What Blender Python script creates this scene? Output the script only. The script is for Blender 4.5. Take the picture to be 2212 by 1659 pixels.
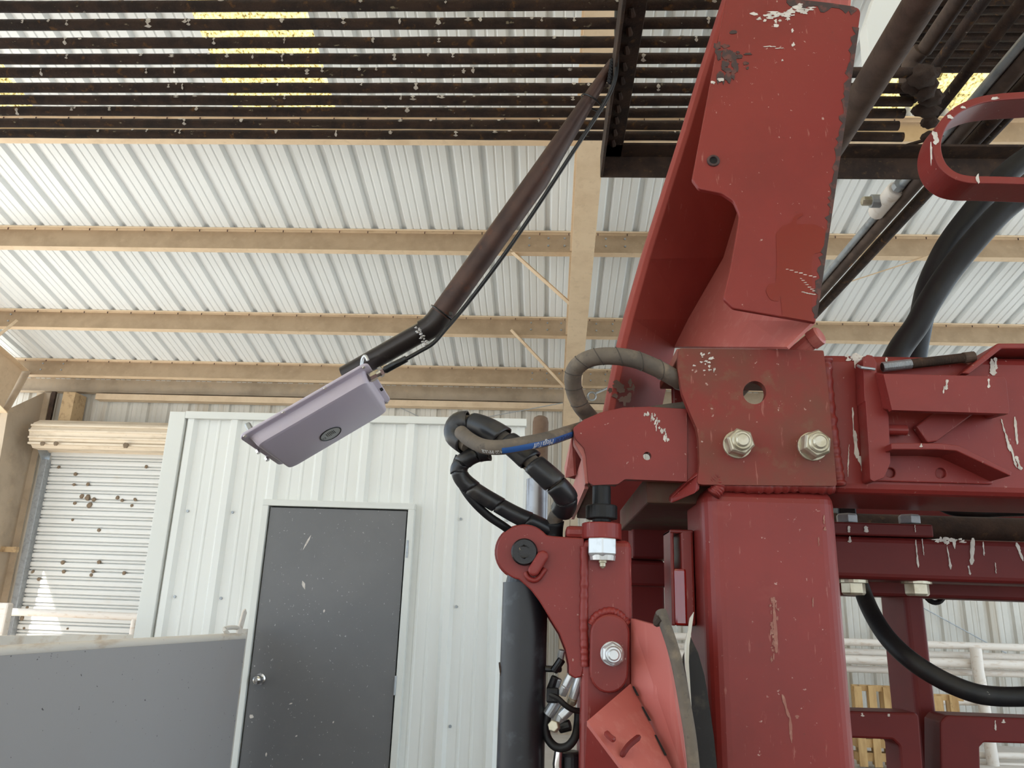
import bpy, bmesh, math, random
from mathutils import Vector, Matrix
from mathutils.geometry import tessellate_polygon
random.seed(7)
for o in list(bpy.data.objects): bpy.data.objects.remove(o)
SC = bpy.context.scene
COL = SC.collection
# ------------------------------------------------------------------ camera
EYE = 1.465                       # lens height above the concrete, metres
F_PX, CX, CY = 1650.0, 1106.0, 829.5
PITCH, YAW, ROLL = math.radians(16.194), math.radians(2.985), math.radians(1.9957)
_f = Vector((-math.sin(YAW)*math.cos(PITCH), math.cos(YAW)*math.cos(PITCH), math.sin(PITCH)))
_r0 = Vector((math.cos(YAW), math.sin(YAW), 0)); _u0 = _r0.cross(_f)
_r = math.cos(ROLL)*_r0 + math.sin(ROLL)*_u0
_u = -math.sin(ROLL)*_r0 + math.cos(ROLL)*_u0
cam_d = bpy.data.cameras.new('camera'); cam = bpy.data.objects.new('camera', cam_d); COL.objects.link(cam)
cam_d.sensor_width = 36.0; cam_d.lens = F_PX/2212.0*36.0; cam_d.clip_start = 0.02; cam_d.clip_end = 400
cam.matrix_world = Matrix(((_r.x,_u.x,-_f.x,0),(_r.y,_u.y,-_f.y,0),(_r.z,_u.z,-_f.z,EYE),(0,0,0,1)))
SC.camera = cam
# ------------------------------------------------------------------ sky, sun, exposure
W = bpy.data.worlds.new('sky'); SC.world = W; W.use_nodes = True
_bg = W.node_tree.nodes['Background']; _bg.inputs[0].default_value = (0.70, 0.86, 1.0, 1); _bg.inputs[1].default_value = 1.0
sun_d = bpy.data.lights.new('sun', 'SUN'); sun_d.energy = 4.5; sun_d.angle = math.radians(0.53); sun_d.color = (1.0, 0.96, 0.90)
sun = bpy.data.objects.new('sun', sun_d); COL.objects.link(sun)
SUN_FROM = Vector((-0.43, -0.72, 1.0))
sun.rotation_euler = SUN_FROM.to_track_quat('Z', 'Y').to_euler()
sun.location = (-12, -4, 14)
SC.view_settings.view_transform = 'Standard'; SC.view_settings.look = 'None'
SC.view_settings.gamma = 1.0; SC.view_settings.use_curve_mapping = False
SC.view_settings.exposure = 1.26
# ------------------------------------------------------------------ helpers
def ray(px, py):
    a, b = (px-CX)/F_PX, -(py-CY)/F_PX
    return _r*a + _u*b + _f
def P(px, py, Y):
    d = ray(px, py); d = d*(Y/d.y); return Vector((d.x, d.y, d.z+EYE))
def PZ(px, py, Z):                    # Z above the floor
    d = ray(px, py); d = d*((Z-EYE)/d.z); return Vector((d.x, d.y, Z))
def PX(px, py, X):
    d = ray(px, py); d = d*(X/d.x); return Vector((d.x, d.y, d.z+EYE))
def depth(v): return (v-Vector((0,0,EYE))).dot(_f)
def rpx(px, v): return px*depth(v)/F_PX     # pixel length -> metres at a point
def lin(c):
    return tuple(((x/255)/12.92 if x/255 <= .04045 else ((x/255+.055)/1.055)**2.4) for x in c)
def tag(o, label=None, cat=None, group=None, kind=None):
    if label: o['label'] = label
    if cat: o['category'] = cat
    if group: o['group'] = group
    if kind: o['kind'] = kind
    return o
def adopt(o, parent):
    if parent is not None:
        bpy_w[o.name] = 1
        o.parent = parent
        o.matrix_parent_inverse = Matrix.Translation(world_loc(parent)).inverted()
bpy_w = {}
def world_loc(o):
    return Vector(o.get('_base', (0,0,0)))
def thing(name, label, cat, loc, group=None):
    o = bpy.data.objects.new(name, None); COL.objects.link(o)
    o.location = loc; o.empty_display_size = .1
    BASE[o.name] = Vector(loc)
    return tag(o, label, cat, group)
BASE = {}
def world_loc(o): return BASE.get(o.name, Vector((0,0,0)))
def obj(name, me, mat=None, parent=None, smooth=False, bevel=0, seg=2, solid=0, angle=35, sharp=42):
    o = bpy.data.objects.new(name, me); COL.objects.link(o)
    if mat is not None and not me.materials: me.materials.append(mat)
    if smooth:
        for p in me.polygons: p.use_smooth = True
        me.set_sharp_from_angle(angle=math.radians(sharp))
    if solid:
        m = o.modifiers.new('solid', 'SOLIDIFY'); m.thickness = solid; m.offset = 0
    if bevel:
        m = o.modifiers.new('bevel', 'BEVEL'); m.width = bevel; m.segments = seg
        m.limit_method = 'ANGLE'; m.angle_limit = math.radians(angle)
    adopt(o, parent)
    return o
def mesh(verts, faces):
    me = bpy.data.meshes.new('m'); me.from_pydata([tuple(v) for v in verts], [], faces); me.update(); return me
class MB:
    """collects pieces of one part"""
    def __init__(s): s.v = []; s.f = []
    def add(s, vs, fs):
        n = len(s.v); s.v += [tuple(v) for v in vs]; s.f += [tuple(i+n for i in f) for f in fs]; return s
    def box(s, a, b):
        x0,y0,z0 = [min(p,q) for p,q in zip(a,b)]; x1,y1,z1 = [max(p,q) for p,q in zip(a,b)]
        return s.add([(x0,y0,z0),(x1,y0,z0),(x1,y1,z0),(x0,y1,z0),(x0,y0,z1),(x1,y0,z1),(x1,y1,z1),(x0,y1,z1)],
              [(0,3,2,1),(4,5,6,7),(0,1,5,4),(1,2,6,5),(2,3,7,6),(3,0,4,7)])
    def tube(s, pts, r, n=12, caps=True):
        vs, fs = tube_geo(pts, r, n, caps); return s.add(vs, fs)
    def cyl(s, a, b, r, n=16, r2=None):
        return s.tube([Vector(a), Vector(b)], [r, r if r2 is None else r2], n)
    def prism(s, poly, off, holes=()):
        vs, fs = prism_geo(poly, off, holes); return s.add(vs, fs)
    def build(s, name, mat, parent=None, **k):
        return obj(name, mesh(s.v, s.f), mat, parent, **k)
def tube_geo(pts, r, n=12, caps=True):
    pts = [Vector(p) for p in pts]
    if not isinstance(r, (list, tuple)): r = [r]*len(pts)
    vs, fs = [], []; prev = None
    for i, p in enumerate(pts):
        t = (pts[min(i+1, len(pts)-1)]-pts[max(i-1, 0)]).normalized()
        if prev is None:
            a = Vector((0,0,1)) if abs(t.z) < .9 else Vector((1,0,0))
            nrm = (a-t*a.dot(t)).normalized()
        else:
            nrm = prev-t*prev.dot(t); nrm.normalize()
        prev = nrm; b = t.cross(nrm)
        for k in range(n):
            a = 2*math.pi*k/n
            vs.append(p+r[i]*(math.cos(a)*nrm+math.sin(a)*b))
    for i in range(len(pts)-1):
        for k in range(n):
            fs.append((i*n+k, i*n+(k+1)%n, (i+1)*n+(k+1)%n, (i+1)*n+k))
    if caps:
        fs.append(tuple(reversed(range(n)))); fs.append(tuple((len(pts)-1)*n+k for k in range(n)))
    return vs, fs
def smooth_path(pts, n=8):
    """Catmull-Rom through the points (Vectors of any length)"""
    pts = [Vector(p) for p in pts]; out = []
    for i in range(len(pts)-1):
        p0, p1, p2, p3 = pts[max(i-1,0)], pts[i], pts[i+1], pts[min(i+2,len(pts)-1)]
        for k in range(n):
            t = k/n
            out.append(.5*((2*p1)+(p2-p0)*t+(2*p0-5*p1+4*p2-p3)*t*t+(3*p1-p0-3*p2+p3)*t**3))
    out.append(pts[-1]); return out
def prism_geo(poly, off, holes=()):
    """planar 3D polygon (with holes) extruded by the vector off"""
    loops = [[Vector(p) for p in poly]]+[[Vector(p) for p in h] for h in holes]
    nrm = Vector((0,0,0)); L = loops[0]
    for i in range(len(L)): nrm += L[i].cross(L[(i+1) % len(L)])
    flip = nrm.dot(off) > 0
    flat = [p for l in loops for p in l]; n = len(flat)
    tris = tessellate_polygon(loops) if holes else None
    vs = flat+[p+off for p in flat]; fs = []
    if holes:
        for t in tris:
            a, b, c = t
            q = (flat[b]-flat[a]).cross(flat[c]-flat[a])
            t = (a, b, c) if q.dot(off) < 0 else (a, c, b)
            fs.append(t); fs.append(tuple(i+n for i in reversed(t)))
    else:
        f = tuple(range(n)); f = tuple(reversed(f)) if flip else f
        fs.append(f); fs.append(tuple(i+n for i in reversed(f)))
    k = 0
    for li, l in enumerate(loops):
        m = len(l)
        nl = Vector((0,0,0))
        for i in range(m): nl += l[i].cross(l[(i+1) % m])
        fl = (nl.dot(off) > 0) != (li > 0)
        for i in range(m):
            a, b = k+i, k+(i+1) % m
            fs.append((a, b, b+n, a+n) if fl else (b, a, a+n, b+n))
        k += m
    return vs, fs
def fillet(pts, r=0, seg=5):
    """round polygon corners; a point may carry its own radius as third value"""
    out = []; n = len(pts)
    for i, p in enumerate(pts):
        rad = p[2] if len(p) > 2 else r
        c = Vector(p[:2])
        if rad <= 0: out.append(tuple(c)); continue
        a = Vector(pts[i-1][:2])-c; b = Vector(pts[(i+1) % n][:2])-c
        la, lb = a.length, b.length; a.normalize(); b.normalize()
        h = math.acos(max(-1, min(1, a.dot(b))))/2
        d = min(rad/max(math.tan(h), 1e-3), la*.48, lb*.48)
        s, e = c+a*d, c+b*d
        for k in range(seg+1):
            t = k/seg; out.append(tuple((1-t)**2*s+2*t*(1-t)*c+t*t*e))
    return out
def circ(cx, cy, r, n=20, ry=None):
    ry = ry or r
    return [(cx+r*math.cos(2*math.pi*k/n), cy+ry*math.sin(2*math.pi*k/n)) for k in range(n)]
def plate(name, pts, Y, th, mat, parent, holes=(), bevel=.0025, **k):
    """plate standing in the plane y=Y whose front outline runs through these sight lines"""
    return MB().prism([P(p[0], p[1], Y) for p in pts], Vector((0, th, 0)),
                      [[P(p[0], p[1], Y) for p in h] for h in holes]).build(name, mat, parent, bevel=bevel, **k)
def loft(rows, mat, name, parent, th=.006, smooth=False, bevel=0):
    """rows of (px,py,Y): a folded sheet with real thickness"""
    vs = [P(*c) for r in rows for c in r]; w = len(rows[0]); fs = []
    for i in range(len(rows)-1):
        for j in range(w-1): fs.append((i*w+j, i*w+j+1, (i+1)*w+j+1, (i+1)*w+j))
    return obj(name, mesh(vs, fs), mat, parent, smooth=smooth, solid=th, bevel=bevel)
def hexnut_geo(c, axis, r, h, up=None, n=6, rot=0.3):
    """hexagonal prism with chamfered end, starting at c and running along axis"""
    ax = Vector(axis).normalized(); up = Vector((0,0,1)) if abs(ax.z) < .9 else Vector((1,0,0))
    a = (up-ax*up.dot(ax)).normalized(); b = ax.cross(a); vs = []; fs = []
    for hh, k in ((0,1),(h*.82,1),(h,.86)):
        for i in range(n):
            t = 2*math.pi*i/n+rot
            vs.append(Vector(c)+ax*hh+r*k*(math.cos(t)*a+math.sin(t)*b))
    for j in range(2):
        for i in range(n): fs.append((j*n+i, j*n+(i+1)%n, (j+1)*n+(i+1)%n, (j+1)*n+i))
    fs.append(tuple(reversed(range(n)))); fs.append(tuple(2*n+i for i in range(n)))
    return vs, fs
# ------------------------------------------------------------------ materials
def mat(name, col, rough=.5, metal=0, layers=(), bump=0, bscale=60, spec=.5, coat=0):
    """layers: (colour, scale(x,y,z), lo, hi, strength, kind) mixed over the base with a noise mask"""
    m = bpy.data.materials.new(name); m.use_nodes = True
    nt = m.node_tree; N, L = nt.nodes, nt.links
    b = N['Principled BSDF']
    b.inputs['Roughness'].default_value = rough; b.inputs['Metallic'].default_value = metal
    b.inputs['Specular IOR Level'].default_value = spec
    if coat: b.inputs['Coat Weight'].default_value = coat; b.inputs['Coat Roughness'].default_value = .12
    tc = N.new('ShaderNodeTexCoord')
    oi = N.new('ShaderNodeObjectInfo'); vm = N.new('ShaderNodeVectorMath'); vm.operation = 'SCALE'; vm.inputs[0].default_value = (7.3,3.1,5.7); L.new(oi.outputs['Random'], vm.inputs['Scale'])
    vadd = N.new('ShaderNodeVectorMath'); vadd.operation = 'ADD'; L.new(tc.outputs['Object'], vadd.inputs[0]); L.new(vm.outputs[0], vadd.inputs[1])
    cur = N.new('ShaderNodeRGB'); cur.outputs[0].default_value = (*lin(col), 1); cur = cur.outputs[0]
    for i, ly in enumerate(layers):
        c, sc, lo, hi, st = ly[:5]; kind = ly[5] if len(ly) > 5 else 'noise'
        if not isinstance(sc, (tuple, list)): sc = (sc, sc, sc)
        mp = N.new('ShaderNodeMapping'); mp.inputs['Scale'].default_value = sc; mp.inputs['Location'].default_value = (i*3.7, i*1.9, i*5.1)
        L.new(vadd.outputs[0], mp.inputs[0])
        if kind == 'voro':
            t = N.new('ShaderNodeTexVoronoi'); t.inputs['Scale'].default_value = 1; L.new(mp.outputs[0], t.inputs['Vector']); src = t.outputs['Distance']
        else:
            t = N.new('ShaderNodeTexNoise'); t.inputs['Scale'].default_value = 1; t.inputs['Detail'].default_value = 5; t.inputs['Roughness'].default_value = .6
            L.new(mp.outputs[0], t.inputs['Vector']); src = t.outputs['Fac']
        rm = N.new('ShaderNodeMapRange'); rm.inputs[1].default_value = lo; rm.inputs[2].default_value = hi; rm.inputs[4].default_value = st
        L.new(src, rm.inputs[0])
        mx = N.new('ShaderNodeMix'); mx.data_type = 'RGBA'; L.new(rm.outputs[0], mx.inputs[0]); L.new(cur, mx.inputs[6]); mx.inputs[7].default_value = (*lin(c), 1)
        cur = mx.outputs[2]
    L.new(cur, b.inputs['Base Color'])
    if bump:
        t = N.new('ShaderNodeTexNoise'); t.inputs['Scale'].default_value = bscale; t.inputs['Detail'].default_value = 4
        L.new(tc.outputs['Object'], t.inputs['Vector'])
        bp = N.new('ShaderNodeBump'); bp.inputs['Strength'].default_value = bump; bp.inputs['Distance'].default_value = .004
        L.new(t.outputs['Fac'], bp.inputs['Height']); L.new(bp.outputs[0], b.inputs['Normal'])
    return m
M = {}
M['concrete'] = mat('dusty_floor', (204,194,184), .9, layers=[((176,164,152), 1.2, .4, .7, .6), ((216,208,198), 8, .5, .7, .4)])
M['dim_ground'] = mat('added_dark_ground', (62,50,44), .9, layers=[((44,35,30), 2, .4, .65, .7)])
M['yard'] = mat('yard', (216,213,206), .95, layers=[((182,176,164), .6, .4, .7, .6)])
M['roof'] = mat('roof_white', (228,231,232), .4, layers=[((204,204,198), (2,.4,2), .55, .8, .3)])
M['siding_old'] = mat('siding_dusty', (206,202,194), .6, layers=[((164,142,112), (7,7,.4), .50, .72, .6), ((150,136,116), (1.2,1.2,1.0), .54, .78, .35)])
M['office'] = mat('office_white', (232,232,228), .45, layers=[((205,202,192), (5,5,.6), .55, .8, .4)])
M['trim'] = mat('trim_white', (222,222,217), .5)
M['tan'] = mat('tan_primer', (218,194,164), .6, layers=[((186,158,126), 4, .45, .7, .45), ((164,140,112), 16, .56, .78, .4)])
M['tan_web'] = mat('shaded_dusty_web', (170,147,120), .75, layers=[((146,124,98), 5, .42, .66, .6), ((190,166,138), 14, .58, .78, .5)])  # dust mottling on a base darkened for the web's shade
M['tan_dusty'] = mat('tan_dusty', (190,172,150), .7, layers=[((140,122,102), 2.2, .45, .7, .6), ((205,180,148), 9, .55, .75, .5)])
M['door_grey'] = mat('door_grey', (104,103,104), .38, layers=[((196,194,190), (70,70,50), .675, .70, .8), ((120,118,118), 2, .45, .75, .5)])
M['dark_gap'] = mat('dark_gap', (22,20,20), .9)
M['roll'] = mat('roll_white', (216,215,211), .45, layers=[((200,184,160), (3,3,5), .62, .8, .35)])
M['cream'] = mat('cream_hood', (222,206,184), .6, layers=[((176,156,128), (3,9,9), .52, .74, .6), ((110,92,70), (16,30,40), .66, .74, .6)])
M['galv'] = mat('galvanised', (168,172,176), .42, .6, layers=[((120,122,124), 25, .45, .7, .5)])
M['mud'] = mat('dry_mud', (140,122,102), .95, layers=[((96,80,64), 60, .45, .65, .7)], bump=.6, bscale=140)
M['rust'] = mat('rusty_bar', (64,46,36), .85, layers=[((38,28,25), 22, .42, .6, .8), ((112,76,36), 34, .60, .70, .8), ((150,140,116), (36,60,60), .66, .72, .9), ((196,190,178), (26,50,50), .715, .74, .9)], bump=.4, bscale=160)
M['rust_frame'] = mat('rusty_angle', (74,56,45), .85, layers=[((40,31,28), 14, .42, .6, .7), ((120,92,62), 50, .6, .72, .6)], bump=.3, bscale=150)
M['rust_pipe'] = mat('rusty_pipe', (92,74,62), .8, layers=[((62,46,38), 12, .42, .62, .7), ((150,104,62), (30,8,30), .66, .72, .8)], bump=.25, bscale=120)
M['arm'] = mat('brown_steel_arm', (88,64,55), .5, .3, layers=[((58,44,42), 10, .4, .6, .7), ((128,78,52), 28, .6, .75, .55), ((206,190,176), (60,60,60), .755, .77, .8)], bump=.08)
M['arm_black'] = mat('black_elbow', (54,48,46), .32, .4, layers=[((96,90,86), 20, .58, .74, .7)])
M['weld_silver'] = mat('bright_weld', (196,192,190), .3, .9, bump=.8, bscale=200)
M['red'] = mat('red_paint', (134,46,42), .4, spec=.38, layers=[((108,40,36), 5, .42, .68, .5), ((158,92,82), (9,9,9), .64, .82, .35), ((212,184,172), 120, .685, .72, .6), ((182,124,112), (150,150,22), .66, .72, .45), ((84,48,40), 46, .70, .74, .45)], bump=.04, bscale=90)
M['red_soiled'] = mat('red_soiled', (134,47,42), .5, spec=.3, layers=[((106,66,52), 5, .42, .62, .75), ((120,92,70), 30, .58, .74, .55), ((212,184,172), 120, .685, .72, .6), ((182,124,112), (150,150,22), .66, .72, .4)], bump=.06)
M['red_dusty'] = mat('red_dusty', (146,74,62), .6, layers=[((132,100,78), 7, .42, .66, .75), ((196,176,150), (60,60,60), .66, .72, .6)], bump=.1)
M['red_pink'] = mat('red_lit_scratched', (188,104,96), .45, layers=[((208,140,130), (60,60,5), .52, .72, .45), ((150,80,72), 3, .5, .72, .4), ((120,58,50), (50,50,10), .72, .75, .4)], bump=.03)  # scratched red, base lightened for light falling on left-facing sheets
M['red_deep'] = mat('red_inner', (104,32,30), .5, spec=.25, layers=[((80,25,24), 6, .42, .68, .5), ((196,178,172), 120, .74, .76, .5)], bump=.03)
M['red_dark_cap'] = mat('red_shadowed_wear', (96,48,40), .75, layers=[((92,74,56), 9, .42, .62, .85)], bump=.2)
M['red_scuffed'] = mat('red_scuffed', (150,68,60), .65, spec=.2, layers=[((118,44,40), 4, .42, .68, .5), ((190,126,114), (70,70,10), .66, .74, .5), ((214,190,176), 120, .72, .75, .6)], bump=.05)
M['red_fresh'] = mat('red_fresh_gloss', (150,28,22), .12, spec=.6, coat=.6)
M['patch'] = mat('dark_red', (124,28,20), .3)
M['chip'] = mat('bare_dark_steel', (66,50,48), .7, layers=[((110,62,54), 60, .5, .62, .8)])
M['drop'] = mat('bird_lime', (214,206,198), .8, layers=[((168,160,152), 60, .45, .65, .7)])
M['rubber'] = mat('black_rubber', (27,26,28), .5, spec=.3, layers=[((60,55,50), 9, .54, .78, .5), ((150,144,136), 70, .725, .75, .6)], bump=.1, bscale=90)
M['rubber_dust'] = mat('dusty_rubber', (112,100,88), .78, layers=[((74,68,64), 9, .42, .64, .75), ((148,130,110), 24, .52, .72, .7), ((60,56,54), 90, .6, .7, .5)], bump=.12, bscale=120)
M['seam'] = mat('wrap_seam', (78,70,64), .8)
M['stain'] = mat('tan_stain', (152,98,86), .6, layers=[((176,132,116), 90, .5, .66, .7)])
M['sleeve'] = mat('black_sleeve', (36,35,38), .34, layers=[((104,96,88), 12, .54, .76, .6)], spec=.45)
M['blue'] = mat('blue_stripe', (40,86,150), .6, layers=[((96,98,104), 30, .55, .7, .6)])
M['white_ink'] = mat('white_ink', (214,214,212), .6)
M['black_ink'] = mat('black_ink', (40,40,42), .6)
M['cable'] = mat('black_cable', (26,26,28), .38)
M['zinc'] = mat('zinc_plate', (196,188,168), .34, .55, layers=[((150,138,106), 40, .45, .66, .6), ((216,214,208), 22, .55, .75, .5)], bump=.08, bscale=160)
M['zinc_white'] = mat('bright_zinc', (204,206,208), .32, .5, layers=[((152,152,152), 60, .5, .72, .5)])
M['chrome'] = mat('chrome', (214,214,216), .14, .95)
M['nickel'] = mat('nickel', (206,200,192), .22, .9)
M['cyl_black'] = mat('black_cylinder', (30,30,36), .4, layers=[((92,96,104), 30, .55, .74, .6), ((20,20,24), 5, .45, .65, .6)], bump=.05)
M['pin'] = mat('black_pin', (30,28,30), .35, .2, layers=[((150,130,96), 70, .68, .74, .8)], bump=.2, bscale=150)
M['lamp'] = mat('lavender_plastic', (204,193,206), .32, spec=.45)
M['label'] = mat('silver_label', (172,174,172), .4, .3)
M['gate'] = mat('grey_sheet', (160,156,155), .45, layers=[((40,34,32), (42,42,42), .69, .705, .9), ((160,152,148), 2, .5, .75, .5)])
M['gate_tube'] = mat('white_tube_worn', (214,206,196), .5, layers=[((172,140,104), (10,3,10), .52, .72, .7), ((80,62,50), 40, .68, .73, .8)])
M['rail'] = mat('white_rail', (228,218,208), .5, layers=[((188,160,132), (8,30,30), .55, .75, .7)])
M['pallet'] = mat('pallet_wood', (196,160,110), .85, layers=[((150,112,68), (14,14,3), .42, .66, .7), ((70,58,48), (12,12,7), .64, .72, .6)])
M['cyl_rod'] = mat('worn_chrome_rod', (150,148,150), .3, .7, layers=[((90,84,80), 14, .5, .7, .6)])
M['brown_post'] = mat('brown_post', (132,108,88), .85, layers=[((104,78,62), 18, .42, .64, .7)], bump=.2)
M['wood_tan'] = mat('tan_channel', (196,168,130), .7, layers=[((128,100,70), 14, .52, .7, .7)])
M['white_box'] = mat('white_box', (226,226,222), .4)
M['leather'] = mat('torn_white_strip', (206,200,190), .7)
M['flap'] = mat('black_belt', (36,35,36), .75, layers=[((90,82,70), 26, .55, .72, .6)], bump=.2)
# yellowed fibreglass skylight: sunlight comes through it
def skylight_mat():
    m = bpy.data.materials.new('yellow_skylight'); m.use_nodes = True; nt = m.node_tree; N, L = nt.nodes, nt.links
    out = N['Material Output']; N.remove(N['Principled BSDF'])
    tc = N.new('ShaderNodeTexCoord'); mp = N.new('ShaderNodeMapping'); mp.inputs['Scale'].default_value = (34,26,34); L.new(tc.outputs['Object'], mp.inputs[0])
    t = N.new('ShaderNodeTexNoise'); t.inputs['Scale'].default_value = 1; t.inputs['Detail'].default_value = 6; t.inputs['Roughness'].default_value = .65; L.new(mp.outputs[0], t.inputs['Vector'])
    cr = N.new('ShaderNodeValToRGB'); cr.color_ramp.elements[0].position = .36; cr.color_ramp.elements[1].position = .56
    cr.color_ramp.elements[0].color = (.10,.07,.02,1); cr.color_ramp.elements[1].color = (.80,.62,.25,1)
    L.new(t.outputs['Fac'], cr.inputs[0])
    tr = N.new('ShaderNodeBsdfTranslucent'); df = N.new('ShaderNodeBsdfDiffuse'); mx = N.new('ShaderNodeMixShader'); mx.inputs[0].default_value = .3
    L.new(cr.outputs[0], tr.inputs[0]); L.new(cr.outputs[0], df.inputs[0]); L.new(tr.outputs[0], mx.inputs[1]); L.new(df.outputs[0], mx.inputs[2]); L.new(mx.outputs[0], out.inputs[0])
    return m
M['sky_panel'] = skylight_mat()
# ------------------------------------------------------------------ the setting: ground
RIDGE_Y, EAVE_Y = .5, -15.0  # unseen back slope, shaped to hold back light from behind
def zroof(Y): return EYE + 3.18 + .233*(9.87-Y) if Y >= RIDGE_Y else EYE + 3.18 + .233*(9.87-RIDGE_Y) - .233*(RIDGE_Y-Y)
WALL_Y = 10.62
X_L, Y_S = -7.98, .5             # eaves of the shed on the open sides
MB().box((X_L,EAVE_Y,-.15),(9.2,WALL_Y+.1,0)).build('floor', M['concrete'])['kind'] = 'structure'
MB().box((-70,-70,-.35),(70,70,-.16)).build('floor_yard', M['yard'])['kind'] = 'structure'
MB().box((-2.1,-2.5,0),(3.4,4.7,.015)).build('floor_added_dark_area', M['dim_ground'])['kind'] = 'structure'  # unseen dark ground, added to dim the undersides above it
# ribbed sheet profile: one 305 mm pitch
def rib_profile(n, depth, pitch=.3048):
    p = []
    for k in range(n):
        x = k*pitch
        p += [(x+.004,0),(x+.026,depth),(x+.066,depth),(x+.088,0),(x+.142,0),(x+.150,.16*depth),(x+.160,.16*depth),(x+.168,0),(x+.222,0),(x+.230,.16*depth),(x+.240,.16*depth),(x+.248,0)]
    p.append((n*pitch,0)); p.insert(0,(0,0)); return p
def sheet_mesh(prof, a0, a1, f):
    vs = [f(x,d,a) for a in (a0,a1) for x,d in prof]; n = len(prof)
    return mesh(vs, [(i, i+1, n+i+1, n+i) for i in range(n-1)])
PITCH3 = .9144
ceil = thing('ceiling', None, None, (0,3,zroof(3))); ceil['kind'] = 'structure'
prof3 = rib_profile(3, .044)
X0R = -2.85 - PITCH3*6
SKY = {0,3,6,12}          # filled below by index from X0R
def roof_f(x0, y_off=0): return lambda x,d,a: (x0+x, a, zroof(a)+d)
nroof = 18
full_me = None
def roof_piece(i, y0, y1, m, name, me=None):
    x0 = X0R+i*PITCH3
    me = sheet_mesh(prof3, y0, y1, roof_f(0)); 
    o = obj(name, me, m, ceil); o.location.x = x0
    return o
cache = {}
def roof_piece(i, y0, y1, m, name):
    key = (y0,y1,m.name)
    if key not in cache:
        cache[key] = sheet_mesh(prof3, y0, y1, roof_f(0)); cache[key].materials.append(m)
    o = bpy.data.objects.new(name, cache[key]); COL.objects.link(o); adopt(o, ceil); o.location = (X0R+i*PITCH3, 0, 0)
    return o
for i in range(nroof):
    if i in (3,6,12):
        roof_piece(i, 5.72, WALL_Y+.25, M['roof'], 'roof_sheet')
        s = roof_piece(i, 2.3, 5.72, M['sky_panel'], 'skylight_sheet'); s['label'] = 'added yellowed translucent sheet on the unseen back slope, speckled with dirt'
        roof_piece(i, Y_S, 2.3, M['roof'], 'roof_sheet')
    else:
        roof_piece(i, Y_S, WALL_Y+.25, M['roof'], 'roof_sheet')
    if i in (6,9,12,15):  # skylights added to the unseen back slope to brighten the floor
        roof_piece(i, EAVE_Y, -7.5, M['roof'], 'roof_sheet'); roof_piece(i, -7.5, -1.5, M['sky_panel'], 'skylight_sheet')['label'] = 'added yellowed translucent sheet on the unseen back slope, speckled with dirt'; roof_piece(i, -1.5, RIDGE_Y, M['roof'], 'roof_sheet')
    else: roof_piece(i, EAVE_Y, RIDGE_Y, M['roof'], 'roof_sheet')  # unseen back slope, holds back light from behind
# back wall of ribbed sheets
wb = thing('wall_back', None, None, (0,WALL_Y,0)); wb['kind'] = 'structure'
bp = rib_profile(3, .032)
zb = zroof(WALL_Y)
def back_piece(x0, z0, z1):
    key = ('b',z0,z1)
    if key not in cache:
        cache[key] = sheet_mesh(bp, z0, z1, lambda x,d,a: (x, WALL_Y+d, a)); cache[key].materials.append(M['siding_old'])
    o = bpy.data.objects.new('siding_sheet', cache[key]); COL.objects.link(o); adopt(o, wb); o.location = (x0,0,0)
RD_L, RD_R, RD_T = -7.12, -3.95, 3.3      # roll-up door opening
for i in range(-1, 18):
    x0 = -7.12+(i)*PITCH3
    if i in (0,1,2,3): back_piece(x0, RD_T, zb)
    else: back_piece(x0, 0, zb)
# ------------------------------------------------------------------ roof steel
def zpurlin(Y, x0, x1, label, name='roof_purlin'):
    t = thing(name, label, 'purlin', (0,Y,zroof(Y)-.11))
    a = math.atan(.233); c, s = math.cos(a), math.sin(a)
    def L(u, w):    # u downhill(+Y), w above
        return (Y+u*c+w*s, zroof(Y)-.004-u*s+w*c)
    pr = [L(-.066,-.018), L(-.066,0), L(0,0), L(0,-.230), L(.066,-.230), L(.066,-.212)]
    vs = [(x,y,z) for x in (x0,x1) for y,z in pr]; n = len(pr)
    vs = [Vector(v) for v in vs]
    def strip(name, a, b_, m):
        idx = list(range(a,b_+1)); q = [vs[i] for i in idx]+[vs[n+i] for i in idx]; k_ = len(idx)
        obj(name, mesh(q, [(i,i+1,k_+i+1,k_+i) for i in range(k_-1)]), m, t, solid=.004)
    strip('upper_flange', 0, 2, M['tan']); strip('web', 2, 3, M['tan_web']); strip('lower_flange', 3, 5, M['tan'])
    b = MB()
    k = int((x1-x0)/.3048)
    for i in range(k):
        x = X0R+math.ceil((x0-X0R)/.3048)*.3048+i*.3048-.035
        y,z = L(-.035,-.006); b.box((x-.004,y-.004,z-.022),(x+.004,y+.004,z))
    o = b.build('screw', M['chip'], t); o['kind'] = 'stuff'
    b = MB()
    for x in (-7.2,-6.9,-.25,-.05,.12,.3,.55,.75):
        for w in (-.05,-.15):
            y,z = L(-.003,w); b.cyl((x,y,z),(x,y-.012,z),.011,8)
    o = b.build('bolt', M['galv'], t); o['kind'] = 'stuff'
    return t
XR = 8.1
purl = [(10.06,'tan roof purlin lowest on the roof slope, next to the eave'),(8.86,'tan roof purlin, second up from the eave'),(7.31,'tan roof purlin, third up from the eave, above the bent steel arm'),
        (5.83,'tan roof purlin half hidden behind the lowest rusty ceiling bars'),(4.45,'tan roof purlin crossing the yellow skylights above the rusty bars'),(2.9,'tan roof purlin high over the rusty ceiling grid')]
for Y, lb in purl:
    zpurlin(Y, X_L, XR, lb or 'tan roof purlin overhead behind the camera position')
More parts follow.
